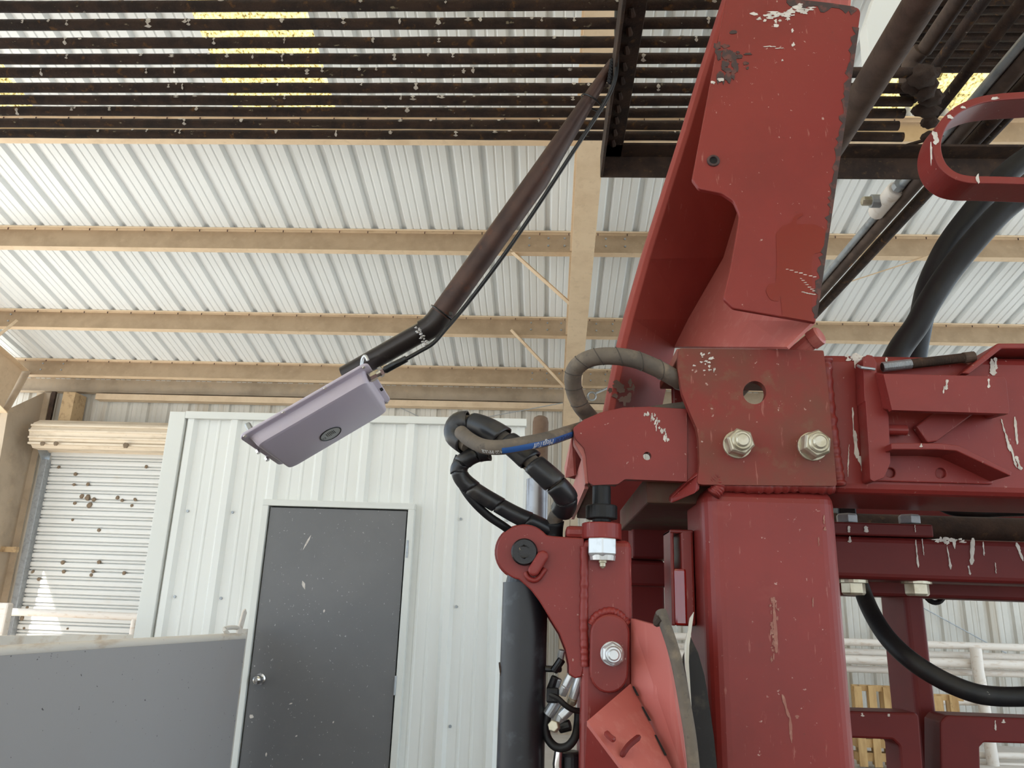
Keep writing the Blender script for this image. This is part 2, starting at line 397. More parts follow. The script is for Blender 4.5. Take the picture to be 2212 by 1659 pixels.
# eave strut and girt on the back wall
def xbeam(name, label, x0, x1, pr, m, cat='beam', solid=.004):
    vs = [(x,y,z) for x in (x0,x1) for y,z in pr]; n = len(pr)
    o = obj(name, mesh(vs, [(i,i+1,n+i+1,n+i) for i in range(n-1)]), m, None, solid=solid)
    return tag(o, label, cat)
ze = zroof(10.5)+.01
xbeam('eave_strut', 'dusty tan eave strut with rows of screws along top of back wall', X_L, XR,
      [(10.45,ze-.04),(10.58,ze-.02),(10.58,ze-.25),(10.46,ze-.25)], M['tan_dusty'])
xbeam('wall_girt', 'plain tan girt just below the eave strut on back wall', -6.6, XR,
      [(10.45,ze-.275),(10.45,ze-.36),(10.58,ze-.36)], M['tan'])
# rigid frames: tapered rafter + column
def frame(X, label, short=False):
    t = thing('steel_frame', label, 'steel frame', (X,10.2,0))
    w = .105
    def wb_(Y): return zroof(Y)-.21
    top = [(Y, wb_(Y)) for y_ in (0,) for Y in (Y_S, 9.9)]
    def bot(Y): return zroof(Y)-.75 - max(0,(Y-8.6))*.16
    # rafter web, flanges
    pts = [(X,Y_S,wb_(Y_S)),(X,9.95,wb_(9.95)),(X,9.72,bot(9.72)),(X,8.6,bot(8.6)),(X,Y_S,bot(Y_S))]
    MB().prism([Vector(p) for p in pts], Vector((.01,0,0))).build('rafter_web', M['tan'], t)
    def flange(name, a, b, th, m=M['tan']):
        (ya,za),(yb,zb_) = a,b
        MB().prism([Vector((X-w,ya,za)),Vector((X+w,ya,za)),Vector((X+w,yb,zb_)),Vector((X-w,yb,zb_))], Vector((0,0,th))).build(name, m, t, bevel=.002)
    flange('rafter_flange', (Y_S,bot(Y_S)-.012), (8.6,bot(8.6)-.012), .012)
    flange('rafter_flange', (8.6,bot(8.6)-.012), (9.75,bot(9.75)-.012), .012)
    flange('rafter_flange', (Y_S,wb_(Y_S)-.012), (9.95,wb_(9.95)-.012), .012)
    # column
    zt = bot(9.75)
    MB().prism([Vector((X,10.5,0)),Vector((X,10.02,0)),Vector((X,9.72,zt)),Vector((X,10.5,zroof(10.5)-.25))], Vector((.01,0,0))).build('column_web', M['tan_dusty'], t)
    MB().prism([Vector((X-w,10.02,0)),Vector((X+w,10.02,0)),Vector((X+w,9.72,zt)),Vector((X-w,9.72,zt))], Vector((0,.012,0))).build('column_flange', M['tan_dusty'], t)
    MB().box((X-w,10.5,0),(X+w,10.512,zroof(10.5)-.26)).build('column_flange', M['tan_dusty'], t)
    # haunch stiffener
    MB().prism([Vector((X-w,9.72,zt)),Vector((X+w,9.72,zt)),Vector((X+w,9.98,wb_(9.98))),Vector((X-w,9.98,wb_(9.98)))], Vector((0,.014,0))).build('end_plate', M['tan_dusty'], t)
    return t
frame(.28, 'tan rafter and column of the middle frame, rising behind the red machine')
frame(-7.42, 'tan tapered column and haunch at the edge by the roll-up door')
# flange braces
def rod(name, label, a, b, r, m, cat, n=6, group=None):
    o = MB().cyl(a, b, r, n).build(name, m, None, smooth=False); return tag(o, label, cat, group)
def zpl(px, py, off): # point on plane parallel to the roof
    d = ray(px, py); t = (3.18+.233*9.87+off)/(d.z+.233*d.y); d = d*t; return Vector((d.x,d.y,d.z+EYE))
rod('flange_brace', 'thin tan diagonal brace from third purlin to middle rafter', zpl(1100,538,-.2), zpl(1236,660,-.74), .022, M['tan'], 'brace', 4)
rod('flange_brace', 'thin tan diagonal brace from second purlin to middle rafter above the hose loop', zpl(1104,712,-.2), zpl(1226,842,-.8), .022, M['tan'], 'brace', 4)
rod('flange_brace', 'short tan diagonal brace from second purlin at the tapered column', zpl(36,693,-.2), zpl(-10,730,-.6), .022, M['tan'], 'brace', 4)
rod('bracing_wire', 'thin grey bracing wire sloping past the office roof to middle column', P(1040,903,10.6), Vector((.27,10.0,P(1212,867,10.0).z)), .006, M['galv'], 'wire')
rod('bracing_wire', 'thin grey bracing wire slanting down behind the lavender box', P(800,850,10.57), P(905,900,10.57), .006, M['galv'], 'wire')
rod('bracing_wire', 'thin tan wire slanting across roof sheets beside the black hoses', zpl(1800,620,-.25), zpl(2010,552,-.25), .007, M['tan'], 'wire')
rod('bracing_wire', 'grey wire slanting down across back wall above white rails', P(1985,1308,10.57), P(2230,1442,10.57), .007, M['galv'], 'wire')
eb = thing('eye_bolt', 'small steel eye bolt on the middle column behind hose loop', 'eye bolt', P(1278,856,9.7))
MB().tube([P(1278,856,9.7)+Vector((.055*math.cos(a),0,.055*math.sin(a))) for a in [k*math.pi/8 for k in range(17)]], .014, 8, False).build('eye', M['galv'], eb, smooth=True)
MB().cyl(P(1286,850,9.7), P(1322,834,9.9), .015, 8).build('shank', M['galv'], eb)
MB().cyl(P(1272,858,9.7), Vector((.33,9.86,P(1278,856,9.7).z)), .012, 8).build('tang', M['galv'], eb)
# ------------------------------------------------------------------ office box
OY = 5.0
OX0, OX1, OZ = -2.60, -.165, EYE+1.205
wo = thing('wall_office', None, None, ((OX0+OX1)/2,OY,0)); wo['kind'] = 'structure'
DX0, DX1, DZ = -1.827, -.914, EYE+.575
def office_piece(x0, x1, z0, z1):
    pr = [p for p in rib_profile(10, .030)]
    # clip the profile to the width
    x_off = -2.50
    pts = [(x_off+x, d) for x,d in pr if x0 < x_off+x < x1]
    def dep(xq):
        for (xa,da),(xb,db) in zip(pr, pr[1:]):
            if xa+x_off <= xq <= xb+x_off: return da+(db-da)*((xq-x_off-xa)/max(xb-xa,1e-9))
        return 0
    pts = [(x0,dep(x0))]+pts+[(x1,dep(x1))]
    vs = [(x,OY+.03-d,z) for z in (z0,z1) for x,d in pts]; n = len(pts)
    obj('siding_sheet', mesh(vs, [(i,i+1,n+i+1,n+i) for i in range(n-1)]), M['office'], wo)
office_piece(-2.52, -1.875, 0, OZ-.02); office_piece(-1.875, -.866, DZ+.045, OZ-.02); office_piece(-.866, OX1, 0, OZ-.02)
MB().box((OX0+.01,OY+.04,0),(OX0+.03,8.2,OZ-.02)).build('side_sheet', M['office'], wo)
MB().box((OX1-.03,OY+.04,0),(OX1-.01,8.2,OZ-.02)).build('side_sheet', M['office'], wo)
MB().box((OX0+.01,8.2,0),(OX1-.01,8.22,OZ-.02)).build('rear_sheet', M['office'], wo)
MB().box((OX0+.01,OY+.04,OZ-.03),(OX1-.01,8.2,OZ-.01)).build('roof_sheet', M['office'], wo)
b = MB()
for i in range(8):
    x = -2.5+.3048*i+.105
    for z in (.75,1.45,2.0):
        if DX0-.08 < x < DX1+.08: continue
        b.cyl((x,OY+.03,z),(x,OY+.02,z),.009,8)
b.build('screw', M['galv'], wo)['kind'] = 'stuff'
MB().box((OX0-.005,OY-.012,0),(OX0+.105,OY+.05,OZ)).build('trim_1', M['trim'], None, bevel=.003)['kind'] = 'structure'
MB().box((OX0+.105,OY-.012,OZ-.045),(OX1+.01,OY+.05,OZ+.005)).build('trim_2', M['trim'], None, bevel=.003)['kind'] = 'structure'
d1 = thing('door_1', None, None, ((DX0+DX1)/2,OY,0)); d1['kind'] = 'structure'
fr = MB()
fr.box((DX0-.048,OY-.03,0),(DX0-.006,OY+.1,DZ+.006)); fr.box((DX1+.006,OY-.03,0),(DX1+.048,OY+.1,DZ+.006)); fr.box((DX0-.048,OY-.03,DZ+.006),(DX1+.048,OY+.1,DZ+.046))
fr.build('door_frame', M['trim'], d1, bevel=.003)
gp = MB(); gp.box((DX0-.007,OY+.03,0),(DX1+.007,OY+.09,DZ+.007)); gp.build('door_rebate', M['dark_gap'], d1)
MB().box((DX0+.004,OY-.015,.01),(DX1-.004,OY+.03,DZ-.003)).build('door_leaf', M['door_grey'], d1, bevel=.002)
kc = P(563,1467,OY-.016)
kn = MB(); kn.tube([kc+Vector((0,y,0)) for y in (0,-.012,-.016,-.03,-.036,-.05,-.066,-.072)], [.034,.034,.014,.013,.024,.028,.024,.012], 20)
ko = kn.build('door_knob', M['chrome'], d1, smooth=True)
MB().cyl(kc+Vector((0,-.07,0)), kc+Vector((0,-.075,0)), .009, 12).build('key_cylinder', M['nickel'], ko)
for py in (1186,1480):
    h = P(876 if py < 1300 else 850, py, OY-.02); MB().cyl(h+Vector((.012,-.01,-.055)), h+Vector((.012,-.01,.055)), .007, 10).build('hinge', M['galv'], d1)
sc_ = MB()
for (px,py,w,h,a) in ((663,1172,4,38,.5),(656,1264,7,20,-.3),(543,1548,10,10,.6),(700,1320,4,8,.2),(628,1520,3,9,1.2),(575,1630,4,10,.1),(640,1590,3,6,1),(720,1560,3,6,.4)):
    c = Vector((px,py)); ax = Vector((math.sin(a),-math.cos(a))); bx = Vector((ax.y,-ax.x))
    pl = [c+ax*h*.5, c+bx*w*.5+ax*h*.15, c+bx*w*.4-ax*h*.2, c-ax*h*.5, c-bx*w*.4-ax*h*.1, c-bx*w*.5+ax*h*.2]
    sc_.prism([P(q.x,q.y,OY-.0155) for q in pl], Vector((0,.0006,0)))
sc_.build('scuff', M['drop'], d1)['kind'] = 'stuff'
# ------------------------------------------------------------------ roll-up door on the back wall
d2 = thing('door_2', None, None, ((RD_L+RD_R)/2,10.5,0)); d2['kind'] = 'structure'
sl = mesh([], [])
slat_h = .064
pr = [(0,0),(-.012,.006),(-.012,.040),(-.004,.046),(.004,.052),(.004,.058),(0,.064)]
vs = [(x,10.52+y,z) for x in (RD_L,RD_R) for y,z in pr]; n = len(pr)
slat_h = .118
pr = [(.016,0),(-.016,.004),(-.020,.03),(-.018,.060),(.012,.064),(.016,.074),(-.008,.080),(-.012,.092),(-.008,.104),(.014,.108),(.016,.118)]
vs = [(x,10.52+y,z) for x in (RD_L,RD_R) for y,z in pr]; n = len(pr)
slat_me = mesh(vs, [(i,i+1,n+i+1,n+i) for i in range(n-1)]); slat_me.materials.append(M['roll'])
for i in range(29):
    o = bpy.data.objects.new('slat', slat_me); COL.objects.link(o); adopt(o, d2); o.location.z = i*slat_h
MB().box((RD_L-.07,10.40,0),(RD_L+.02,10.56,3.24)).build('guide_rail', M['galv'], d2, bevel=.004)
MB().box((RD_R-.02,10.40,0),(RD_R+.07,10.56,3.24)).build('guide_rail', M['galv'], d2, bevel=.004)
hd = MB()   # coiled curtain below its housing
hz = P(200,945,10.2).z
hc = Vector((0,10.22,hz+.02)); pr = []
for k in range(19):
    a = math.radians(100+k*12.5); rr = .20+(.012 if k % 3 == 0 else 0); pr.append((hc.y+rr*math.cos(a), hc.z+rr*math.sin(a)))
pr += [(10.52,hc.z-.2),(10.55,hc.z+.19)]
vs = [Vector((RD_L-.05,y,z)) for y,z in pr]
o = MB().prism(vs, Vector((RD_R-RD_L+.1,0,0))).build('coil', M['cream'], d2, bevel=.003)
for k, dz in enumerate((.10,.02,-.07,-.15)):
    y = hc.y-.21+abs(dz)*.25
    MB().box((RD_L-.05,y-.022,hc.z+dz-.014),(RD_R+.05,y+.03,hc.z+dz+.014)).build('coil_rib', M['cream'], d2, bevel=.004)
MB().prism([Vector((RD_L-.06,10.0,hc.z+.05)),Vector((RD_L-.06,10.56,hc.z+.2)),Vector((RD_L-.06,10.56,hc.z-.5)),Vector((RD_L-.06,10.3,hc.z-.22))], Vector((.01,0,0))).build('end_bracket', M['galv'], d2)
# channel posts and strip beside it
pc = P(160,900,10.45)
tag(MB().box((pc.x-.13,10.3,hz+.2),(pc.x+.05,10.58,ze-.30)).build('door_header_post', M['wood_tan'], None, bevel=.004), 'short tan post standing on the roll-up door coil', 'post')
pc = P(104,900,10.45)
tag(MB().box((pc.x-.03,10.46,hz+.2),(pc.x+.03,10.5,ze-.26)).build('hanger_strap', M['rust_frame'], None), 'thin dark brown strap hanging beside the tan post at the column', 'strap')
pc = P(25,1187,10.3)
tag(MB().box((pc.x-.4,10.28,pc.z-.035),(RD_L-.07,10.34,pc.z+.035)).build('wall_girt', M['wood_tan'], None), 'short tan girt stub between the tapered column and roll-up door', 'girt')
# mud nests
nests = [(136, 1215, 7, 'mud nest above the lower row on roll-up door, nearer the guide rail'),
  (214, 1214, 7, 'mud nest above the lower row on roll-up door, nearer the office'),
  (71, 1235, 6, 'mud nest starting the lower row on roll-up door, beside the guide rail'),
  (138, 1235, 7, 'second mud nest along the lower row from the guide rail'),
  (201, 1234, 6, 'upper half of the double mud nest in the lower row'),
  (197, 1242, 6, 'lower half of the double mud nest in the lower row'),
  (268, 1238, 6, 'last mud nest of the lower row, by the office corner'),
  (190, 1075, 11, 'largest mud nest at the heart of the roll-up door cluster'),
  (177, 1072, 8, 'mud nest on the guide rail side of the roll-up door cluster'),
  (203, 1079, 8, 'mud nest on the office side of the roll-up door cluster'),
  (194, 1091, 10, 'mud nest hanging lowest in the roll-up door cluster'),
  (162, 1087, 6, 'tiny mud nest just off the cluster toward the guide rail'),
  (254, 1075, 7, 'first mud nest of the small group near the office corner'),
  (264, 1081, 6, 'second mud nest of the small group near the office corner'),
  (292, 1079, 6, 'mud nest at the office end of the small group'),
  (285, 1092, 6, 'mud nest hanging lowest in the small group near the office'),
  (160, 1047, 6, 'mud nest of the pair above the cluster, nearer the guide rail'),
  (190, 1046, 6, 'mud nest of the pair above the cluster, farther from guide rail'),
  (127, 1009, 6, 'highest mud nest on the roll-up door near the guide rail'),
  (163, 1024, 6, 'mud nest just below the highest ones on roll-up door'),
  (316, 1008, 6, 'highest mud nest on the roll-up door beside the office'),
  (84, 1251, 7, 'mud nest just under the start of the lower row'),
  (59, 1312, 6, 'mud nest just above the white pipe rail by the guide rail'),
  (48, 1335, 8, 'mud nest tucked behind the white pipe rail by guide rail'),
  (157, 1123, 5, 'lone tiny mud nest midway down the roll-up door'),
  (214, 1145, 6, 'lone mud nest midway down the roll-up door toward the office'),
  (52, 1357, 5, 'mud nest below the white pipe rail by the guide rail'),
  (146, 1358, 4, 'mud nest below the white pipe rail at mid door')]
ne_me = None
bm = bmesh.new(); bmesh.ops.create_icosphere(bm, subdivisions=2, radius=1)
for v in bm.verts: v.co *= 1+random.uniform(-.16,.2)
ne_me = bpy.data.meshes.new('m'); bm.to_mesh(ne_me); bm.free(); ne_me.materials.append(M['mud'])
for (px,py,r,lb) in nests:
    o = bpy.data.objects.new('mud_nest', ne_me); COL.objects.link(o); o.location = P(px,py,10.5); s = rpx(r*.62, o.location)
    o.scale = (s*random.uniform(.85,1.2), s*.8, s*random.uniform(.85,1.2)); o.rotation_euler = (random.random()*.5, random.random()*3, 0)
    tag(o, lb, 'mud nest', 'mud nests on the roll-up door')
for (px,py,r,lb) in ((92,958,8,'small mud nest on the roll-up door coil nearest the column'),(121,958,8,'brown mud nest on the roll-up door coil, second from column'),(272,962,10,'largest mud nest on the roll-up door coil, near the office corner')):
    o = bpy.data.objects.new('mud_nest', ne_me); COL.objects.link(o); o.location = P(px,py,9.99); s = rpx(r*.62, o.location)
    o.scale = (s,s*.8,s); tag(o, lb, 'mud nest', 'mud nests on the door coil')
# ------------------------------------------------------------------ rusty overhead grid
ZB = EYE+1.30                          # lower edge of the angle-iron frame
ZBAR = ZB+.092                         # bar axes
BR = .0140
xa = PZ(1297,380,ZB).x; ya = PZ(1297,381,ZB).y
GX0, GX1 = -3.1, PZ(2004,225,ZBAR).x
gr = thing('overhead_grid', 'rusty overhead grid of parallel round bars on an angle iron frame, spotted with bird lime', 'grid', (.6,1.6,ZB))
Y_first = PZ(740,291,ZBAR).y; pitch = (PZ(740,291,ZBAR).y-PZ(740,12,ZBAR).y)/9
bar_mes = []
for v in range(8):
    gx_ = GX1 if v < 4 else PZ(1715,70,ZBAR).x
    vs, fs = tube_geo([(GX0+(gx_-GX0)*k/40, random.uniform(-.0007,.0007), random.uniform(-.0006,.0006)) for k in range(41)], BR, 12)
    me = mesh(vs, fs); me.materials.append(M['rust'])
    for p in me.polygons: p.use_smooth = True
    bar_mes.append(me)
for i in range(16):
    yy = (291,268,242,217,190,157,127,92,52,12)
    Y = PZ(740,yy[i],ZBAR).y if i < 10 else PZ(740,12,ZBAR).y-(i-9)*pitch
    o = bpy.data.objects.new('bar', bar_mes[i % 4+(4 if i > 5 else 0)]); COL.objects.link(o); adopt(o, gr); o.location = (random.uniform(-.05,0) if i else 0, Y, ZBAR)
LEG, TH = .078, .008
fy = MB(); fy.box((xa,.1,ZB),(xa+TH,ya,ZB+LEG)); fy.box((xa+TH,.1,ZB+LEG-TH),(xa+.066,ya,ZB+LEG)); fy.build('angle_iron', M['rust_frame'], gr, bevel=.002)
fx = MB(); fx.box((xa,ya,ZB),(2.6,ya+TH,ZB+LEG)); fx.box((xa+TH,ya-.066,ZB+LEG-TH),(2.6,ya,ZB+LEG)); fx.build('angle_iron', M['rust_frame'], gr, bevel=.002)
wl = MB()
for i in range(10):
    y = PZ(740,(291,268,242,217,190,157,127,92,52,12)[i],ZBAR).y
    vs, fs = tube_geo([(xa+.030,y-.012,ZB+LEG-.009),(xa+.034,y,ZB+LEG-.018),(xa+.030,y+.014,ZB+LEG-.009)], [.006,.009,.005], 6); wl.add(vs, fs)
wl.build('weld_bead', M['rust_frame'], gr)['kind'] = 'stuff'
# crusty clamps at the ends of the bars
bm = bmesh.new(); bmesh.ops.create_icosphere(bm, subdivisions=3, radius=1)
for v in bm.verts:
    v.co *= 1+.22*math.sin(v.co.x*5+1)*math.sin(v.co.y*6)*math.cos(v.co.z*5)+random.uniform(-.05,.05)
cl_me = bpy.data.meshes.new('m'); bm.to_mesh(cl_me); bm.free(); cl_me.materials.append(M['rust'])
for p in cl_me.polygons: p.use_smooth = True
for (px,py,rx,ry) in ((1992,164,30,26),(1975,186,26,18),(2010,210,26,20),(2000,238,30,16),(2008,264,18,14),(2012,296,22,14),(2000,186,22,30)):
    o = bpy.data.objects.new('end_clamp', cl_me); COL.objects.link(o); adopt(o, gr); c = PZ(px,py,ZBAR-.01); o.location = c; o.scale = (rpx(rx,c)*1.0, rpx(ry,c), rpx(ry,c)*.9)
# bird lime runs on the bars
bl = MB()
for i in range(10):
    yy = (291,268,242,217,190,157,127,92,52,12)[i]; Y = PZ(740,yy,ZBAR).y
    for k in range(random.randint(13,20)):
        x = random.uniform(-2.3,GX1 if i < 6 else .45) if random.random() < .4 else random.uniform(-1.9,.5)
        w = random.uniform(.002,.006); a0 = math.radians(random.uniform(100,175)); a1 = a0+math.radians(random.uniform(25,90)); pts = []
        rr = BR*1.04; vs = []; nn = 6
        for j in range(nn+1):
            a = a0+(a1-a0)*j/nn; ww = w*(.7+.5*math.sin(j*1.7+k)+(.5 if j == nn-1 else 0))*(0.35 if j in (0,nn) else 1)
            for s in (-1,1): vs.append((x+s*ww+random.uniform(-.0015,.0015), Y+rr*math.cos(a), ZBAR+rr*math.sin(a)))
        bl.add(vs, [(2*j,2*j+1,2*j+3,2*j+2) for j in range(nn)])
bl.build('bird_lime', M['drop'], gr, solid=.0008)['kind'] = 'stuff'
# pipes running over and under the frame on the machine side
def ypipe(name, label, px, py, Z, Y0, Y1, r, m, cat='pipe', group=None, n=14):
    c = PZ(px,py,Z); o = MB().cyl((c.x,Y0,Z),(c.x,Y1,Z),r,n).build(name, m, None, smooth=True, angle=60)
    return tag(o, label, cat, group)
def sm(o):
    return o
ypipe('rusty_pipe', 'thick rusty brown pipe overhead passing behind the tall red panel', 1937, 88, EYE+1.23, -.6, 2.06, .036, M['rust_pipe'], n=20)
ypipe('rusty_pipe', 'purple brown overhead pipe with an elbow, next to the thick rusty pipe', 2020, 74, ZB+.21, -.6, PZ(1990,108,ZB+.21).y, .021, M['rust_pipe'])
el = PZ(1990,108,ZB+.21)
tag(MB().tube(smooth_path([el, el+Vector((-.012,.03,-.012)), el+Vector((-.02,.045,-.05)), el+Vector((-.022,.05,-.10))],5), .024, 12).build('pipe_elbow', M['rust_pipe'], None, smooth=True), 'rusty elbow turning down at the end of purple brown pipe', 'pipe elbow')
ypipe('rusty_pipe', 'thin rusty overhead pipe meeting the crusted clamps', 2068, 80, ZB+.155, -.6, 1.95, .015, M['rust'])
ypipe('rusty_pipe', 'rusty overhead pipe crossing the yellow skylight above the red loop', 2120, 116, ZB+.155, -.6, 2.06, .0165, M['rust'])
ypipe('water_pipe', 'pale galvanised pipe overhead with a brass capped tee under the frame', 1955, 392, ZB+.145, .2, 4.6, .014, M['galv'])
ypipe('rusty_pipe', 'brown overhead pipe right beside the pale galvanised pipe', 1988, 387, ZB+.13, .2, 4.9, .021, M['rust_pipe'])
ypipe('rusty_pipe', 'rusty overhead pipe carried lowest, alongside the brown pipe', 2028, 387, ZB+.13, .2, 5.2, .021, M['rust'])
ypipe('rusty_pipe', 'dark rusty overhead pipe closest to the red loop handle', 2098, 290, ZB+.16, .2, PZ(2030,362,ZB+.16).y, .022, M['rust'])
ypipe('rusty_pipe', 'dark rusty pipe crossing above the top of red loop', 2160, 262, ZB+.16, .2, PZ(2095,320,ZB+.16).y, .024, M['rust'])
tw = PZ(1912,436,ZB+.145)
te = thing('pipe_tee', 'white tee fitting with a brass plug on the pale galvanised pipe', 'pipe tee', tw)
vs = MB(); a0 = PZ(1942,408,ZB+.145); a1 = PZ(1897,460,ZB+.145); ax_ = Vector((tw.x,0,tw.z))
vs.cyl((tw.x,a0.y,tw.z),(tw.x,a1.y,tw.z),.030,18); vs.build('tee_body', M['rail'], te, smooth=True, bevel=.006)
MB().cyl((tw.x-.02,(a0.y+a1.y)/2,tw.z),(tw.x-.052,(a0.y+a1.y)/2,tw.z),.024,14).build('socket', M['galv'], te)
ym = (a0.y+a1.y)/2
MB().add(*hexnut_geo((tw.x-.052,ym,tw.z),(-1,0,0),.017,.032)).build('plug', M['zinc'], te)
MB().cyl((tw.x,a0.y-.035,tw.z),(tw.x,a0.y-.01,tw.z),.021,8).build('union_nut', M['galv'], te)
rod('thin_rod', 'thin rusty rod slanting from the clamps to the overhead frame', PZ(2000,302,ZB+.10), PZ(1905,330,ZB+.08), .006, M['rust_frame'], 'rod')
# second, finer grid higher up
g2 = thing('overhead_grid', 'fine dark rusty grid of close bars high up near the red loop', 'grid', (1.9,1.9,ZB+.45))
Zg = EYE+1.95; y_edge = PZ(2030,150,Zg).y; xg0 = PZ(1915,100,Zg).x
vs, fs = tube_geo([(xg0,0,0),(xg0+2.6,0,0)], .0155, 8); g2me = mesh(vs, fs); g2me.materials.append(M['rust'])
for i in range(34):
    o = bpy.data.objects.new('bar', g2me); COL.objects.link(o); adopt(o, g2); o.location = (0, y_edge-i*.0415-random.uniform(0,.006), Zg+random.uniform(-.004,.004))
for x in (xg0+.1, xg0+.55, xg0+1.0, xg0+1.6):
    MB().box((x,y_edge-1.45,Zg-.05),(x+.03,y_edge+.02,Zg-.017)).build('bearer', M['rust_frame'], g2)
# white cabinet behind the thick pipe
wpn = [(1893,-20),(1871,48),(1877,120),(1900,124),(1990,30),(1990,-20)]
tag(plate('white_cabinet', wpn, 2.9, .08, M['white_box'], None), 'white painted steel box hanging behind the thick rusty pipe', 'box')
# ------------------------------------------------------------------ lavender panel box on its bent arm
LC = Vector((-.589,1.892,.452+EYE)); LM = Matrix(((.831,.002,-.556),(.025,.999,.040),(.556,-.047,.830)))
LX = LM.col[0].copy(); LYv = LM.col[1].copy(); LZ = LM.col[2].copy()
bx = thing('reader_box', 'lavender grey plastic panel box with an oval label, hung on the bent steel arm', 'panel box', LC)
def loc(u, v, n): return LC+LX*u+LYv*v+LZ*n
def rrect(a, b, r, cx=0, cy=0, seg=5): return [(cx+x, cy+y) for x,y in fillet([(-a/2,-b/2),(a/2,-b/2),(a/2,b/2),(-a/2,b/2)], r, seg)]
A_, B_ = .349, .297
MB().prism([loc(u,v,.004) for u,v in rrect(A_,B_,.022)], -LZ*.008).build('flange', M['lamp'], bx, bevel=.003)
levels = [(-.004,.318,.264),(-.006,.315,.258),(-.026,.306,.256),(-.033,.300,.252),(-.036,.288,.240)]
rings = [[loc(u,v,n) for u,v in rrect(a,b,.022)] for n,a,b in levels]
m_ = len(rings[0]); vs = [p for r in rings for p in r]; fs = []
for i in range(len(rings)-1):
    for k in range(m_): fs.append((i*m_+k, i*m_+(k+1)%m_, (i+1)*m_+(k+1)%m_, (i+1)*m_+k))
fs.append(tuple((len(rings)-1)*m_+k for k in range(m_)))
bo = obj('cover', mesh(vs, fs), M['lamp'], bx, smooth=True)
# oval label, at its sight line on the cover face
def on_face(px, py, n=-.036):
    d = ray(px, py); c = LC+LZ*n; t = ((c-Vector((0,0,EYE))).dot(LZ))/d.dot(LZ); q = Vector((0,0,EYE))+d*t-LC
    return q.dot(LX), q.dot(LYv)
lu, lv = on_face(714,937)
lr = .033
lb = MB().prism([loc(lu+lr*.85*math.cos(t), lv+lr*1.05*math.sin(t), -.0355) for t in [2*math.pi*k/32 for k in range(32)]], -LZ*.0014).build('oval_label', M['label'], bx)
lb['label'] = 'oval silver rating label'
MB().tube([loc(lu+lr*.87*math.cos(t), lv+lr*1.07*math.sin(t), -.0368) for t in [2*math.pi*k/32 for k in range(33)]], .0016, 6, False).build('label_rim', M['black_ink'], lb, smooth=True)
ink = MB()
for k in range(6):
    u0 = lu-.010+k*.0042; w = .018*math.sqrt(max(.1,1-((u0-lu)/lr)**2))
    ink.prism([loc(u0+a,lv+b_,-.0372) for a,b_ in ((0,-w),(.0016,-w),(.0016,w*(.4+.1*(k%3))),(0,w*(.4+.1*(k%3))))], -LZ*.0003)
ink.build('print_lines', M['black_ink'], lb)
def text_mesh(txt, size):
    c = bpy.data.curves.new('t', 'FONT'); c.body = txt; c.size = size; c.resolution_u = 3
    o = bpy.data.objects.new('t', c); COL.objects.link(o); dg = bpy.context.evaluated_depsgraph_get(); dg.update()
    me = bpy.data.meshes.new_from_object(o.evaluated_get(dg)); bpy.data.objects.remove(o); bpy.data.curves.remove(c); me.materials.clear(); return me
ce = text_mesh('CE', .012)
for v in ce.vertices: q = loc(lu-.016-v.co.y, lv+.012-v.co.x, -.0374); v.co = q
obj('printed_mark', ce, M['black_ink'], lb)
for (px,py) in ((529,941),(612,890),(702,838),(785,793),(835,869)):
    u,v = on_face(px,py,-.004); s_ = MB().prism([loc(u+.0045*math.cos(t),v+.0055*math.sin(t),-.004) for t in [2*math.pi*k/10 for k in range(10)]], -LZ*.003).build('screw', M['nickel'], bx, bevel=.001)
for (px,py) in ((556,972),(575,988)):
    u,v = on_face(px,py,-.006); c = loc(u,v,-.006); MB().add(*hexnut_geo(c,-LZ,.006,.010)).build('screw', M['chrome'], bx)
u,v = on_face(824,841,-.004); MB().prism([loc(u+a,v+b_,-.0041) for a,b_ in rrect(.008,.022,.003)], -LZ*.0006).build('slot', M['dark_gap'], bx)
# gland + tube bolts
gA = P(806,812,1.80); gB = P(829,800,1.81); gd = (gB-gA).normalized()
gl = MB().cyl(gA-gd*.012,gA+gd*.006,.0125,8); gl.cyl(gA+gd*.004,gB,.0095,14); gl.add(*hexnut_geo(gA+gd*.018,gd,.0135,.010)); gl.build('cable_gland', M['nickel'], bx)
ub = P(787,778,1.84)
MB().tube(smooth_path([ub+Vector((-.006,0,-.03)),ub+Vector((-.004,-.005,.0)),ub+Vector((.004,-.01,.008)),ub+Vector((.012,-.01,-.004))],5), .0042, 8).build('u_bolt', M['zinc_white'], bx, smooth=True)
nb = P(537,921,1.84); MB().add(*hexnut_geo(nb+LZ*-.012,LZ,.008,.02)).build('mounting_nut', M['galv'], bx)
# arm
aT = PX(1311,178,xa-.012); aB = P(936,703,1.85); aE = P(745,812,1.90)
arm = thing('support_arm', 'bent brown steel pipe arm welded to the overhead frame, carrying the lavender box', 'pipe arm', aT)
upm = MB().tube([aT+(aT-aB).normalized()*.05, aB+(aT-aB)*.6, aB+(aT-aB)*.3, aB+(aT-aB)*.02], .0302, 24)
upm.v = [(min(v[0], xa-.0005),v[1],v[2]) for v in upm.v]
up = upm.build('upper_tube', M['arm'], arm, smooth=True)
dT = (aT-aB).normalized(); dE = (aE-aB).normalized()
low = MB().tube([aB+dT*.034, aB+dT*.012, aB+dE*.008, aB+dE*.03], .0308, 24).build('mitre_joint', M['arm_black'], arm, smooth=True)
MB().tube([aB+dE*.012, aE], .0262, 24).build('lower_tube', M['arm_black'], arm, smooth=True)
wb2 = MB()
bm = bmesh.new(); bmesh.ops.create_icosphere(bm, subdivisions=1, radius=1); sph_v = [v.co.copy() for v in bm.verts]; sph_f = [tuple(v.index for v in f.verts) for f in bm.faces]; bm.free()
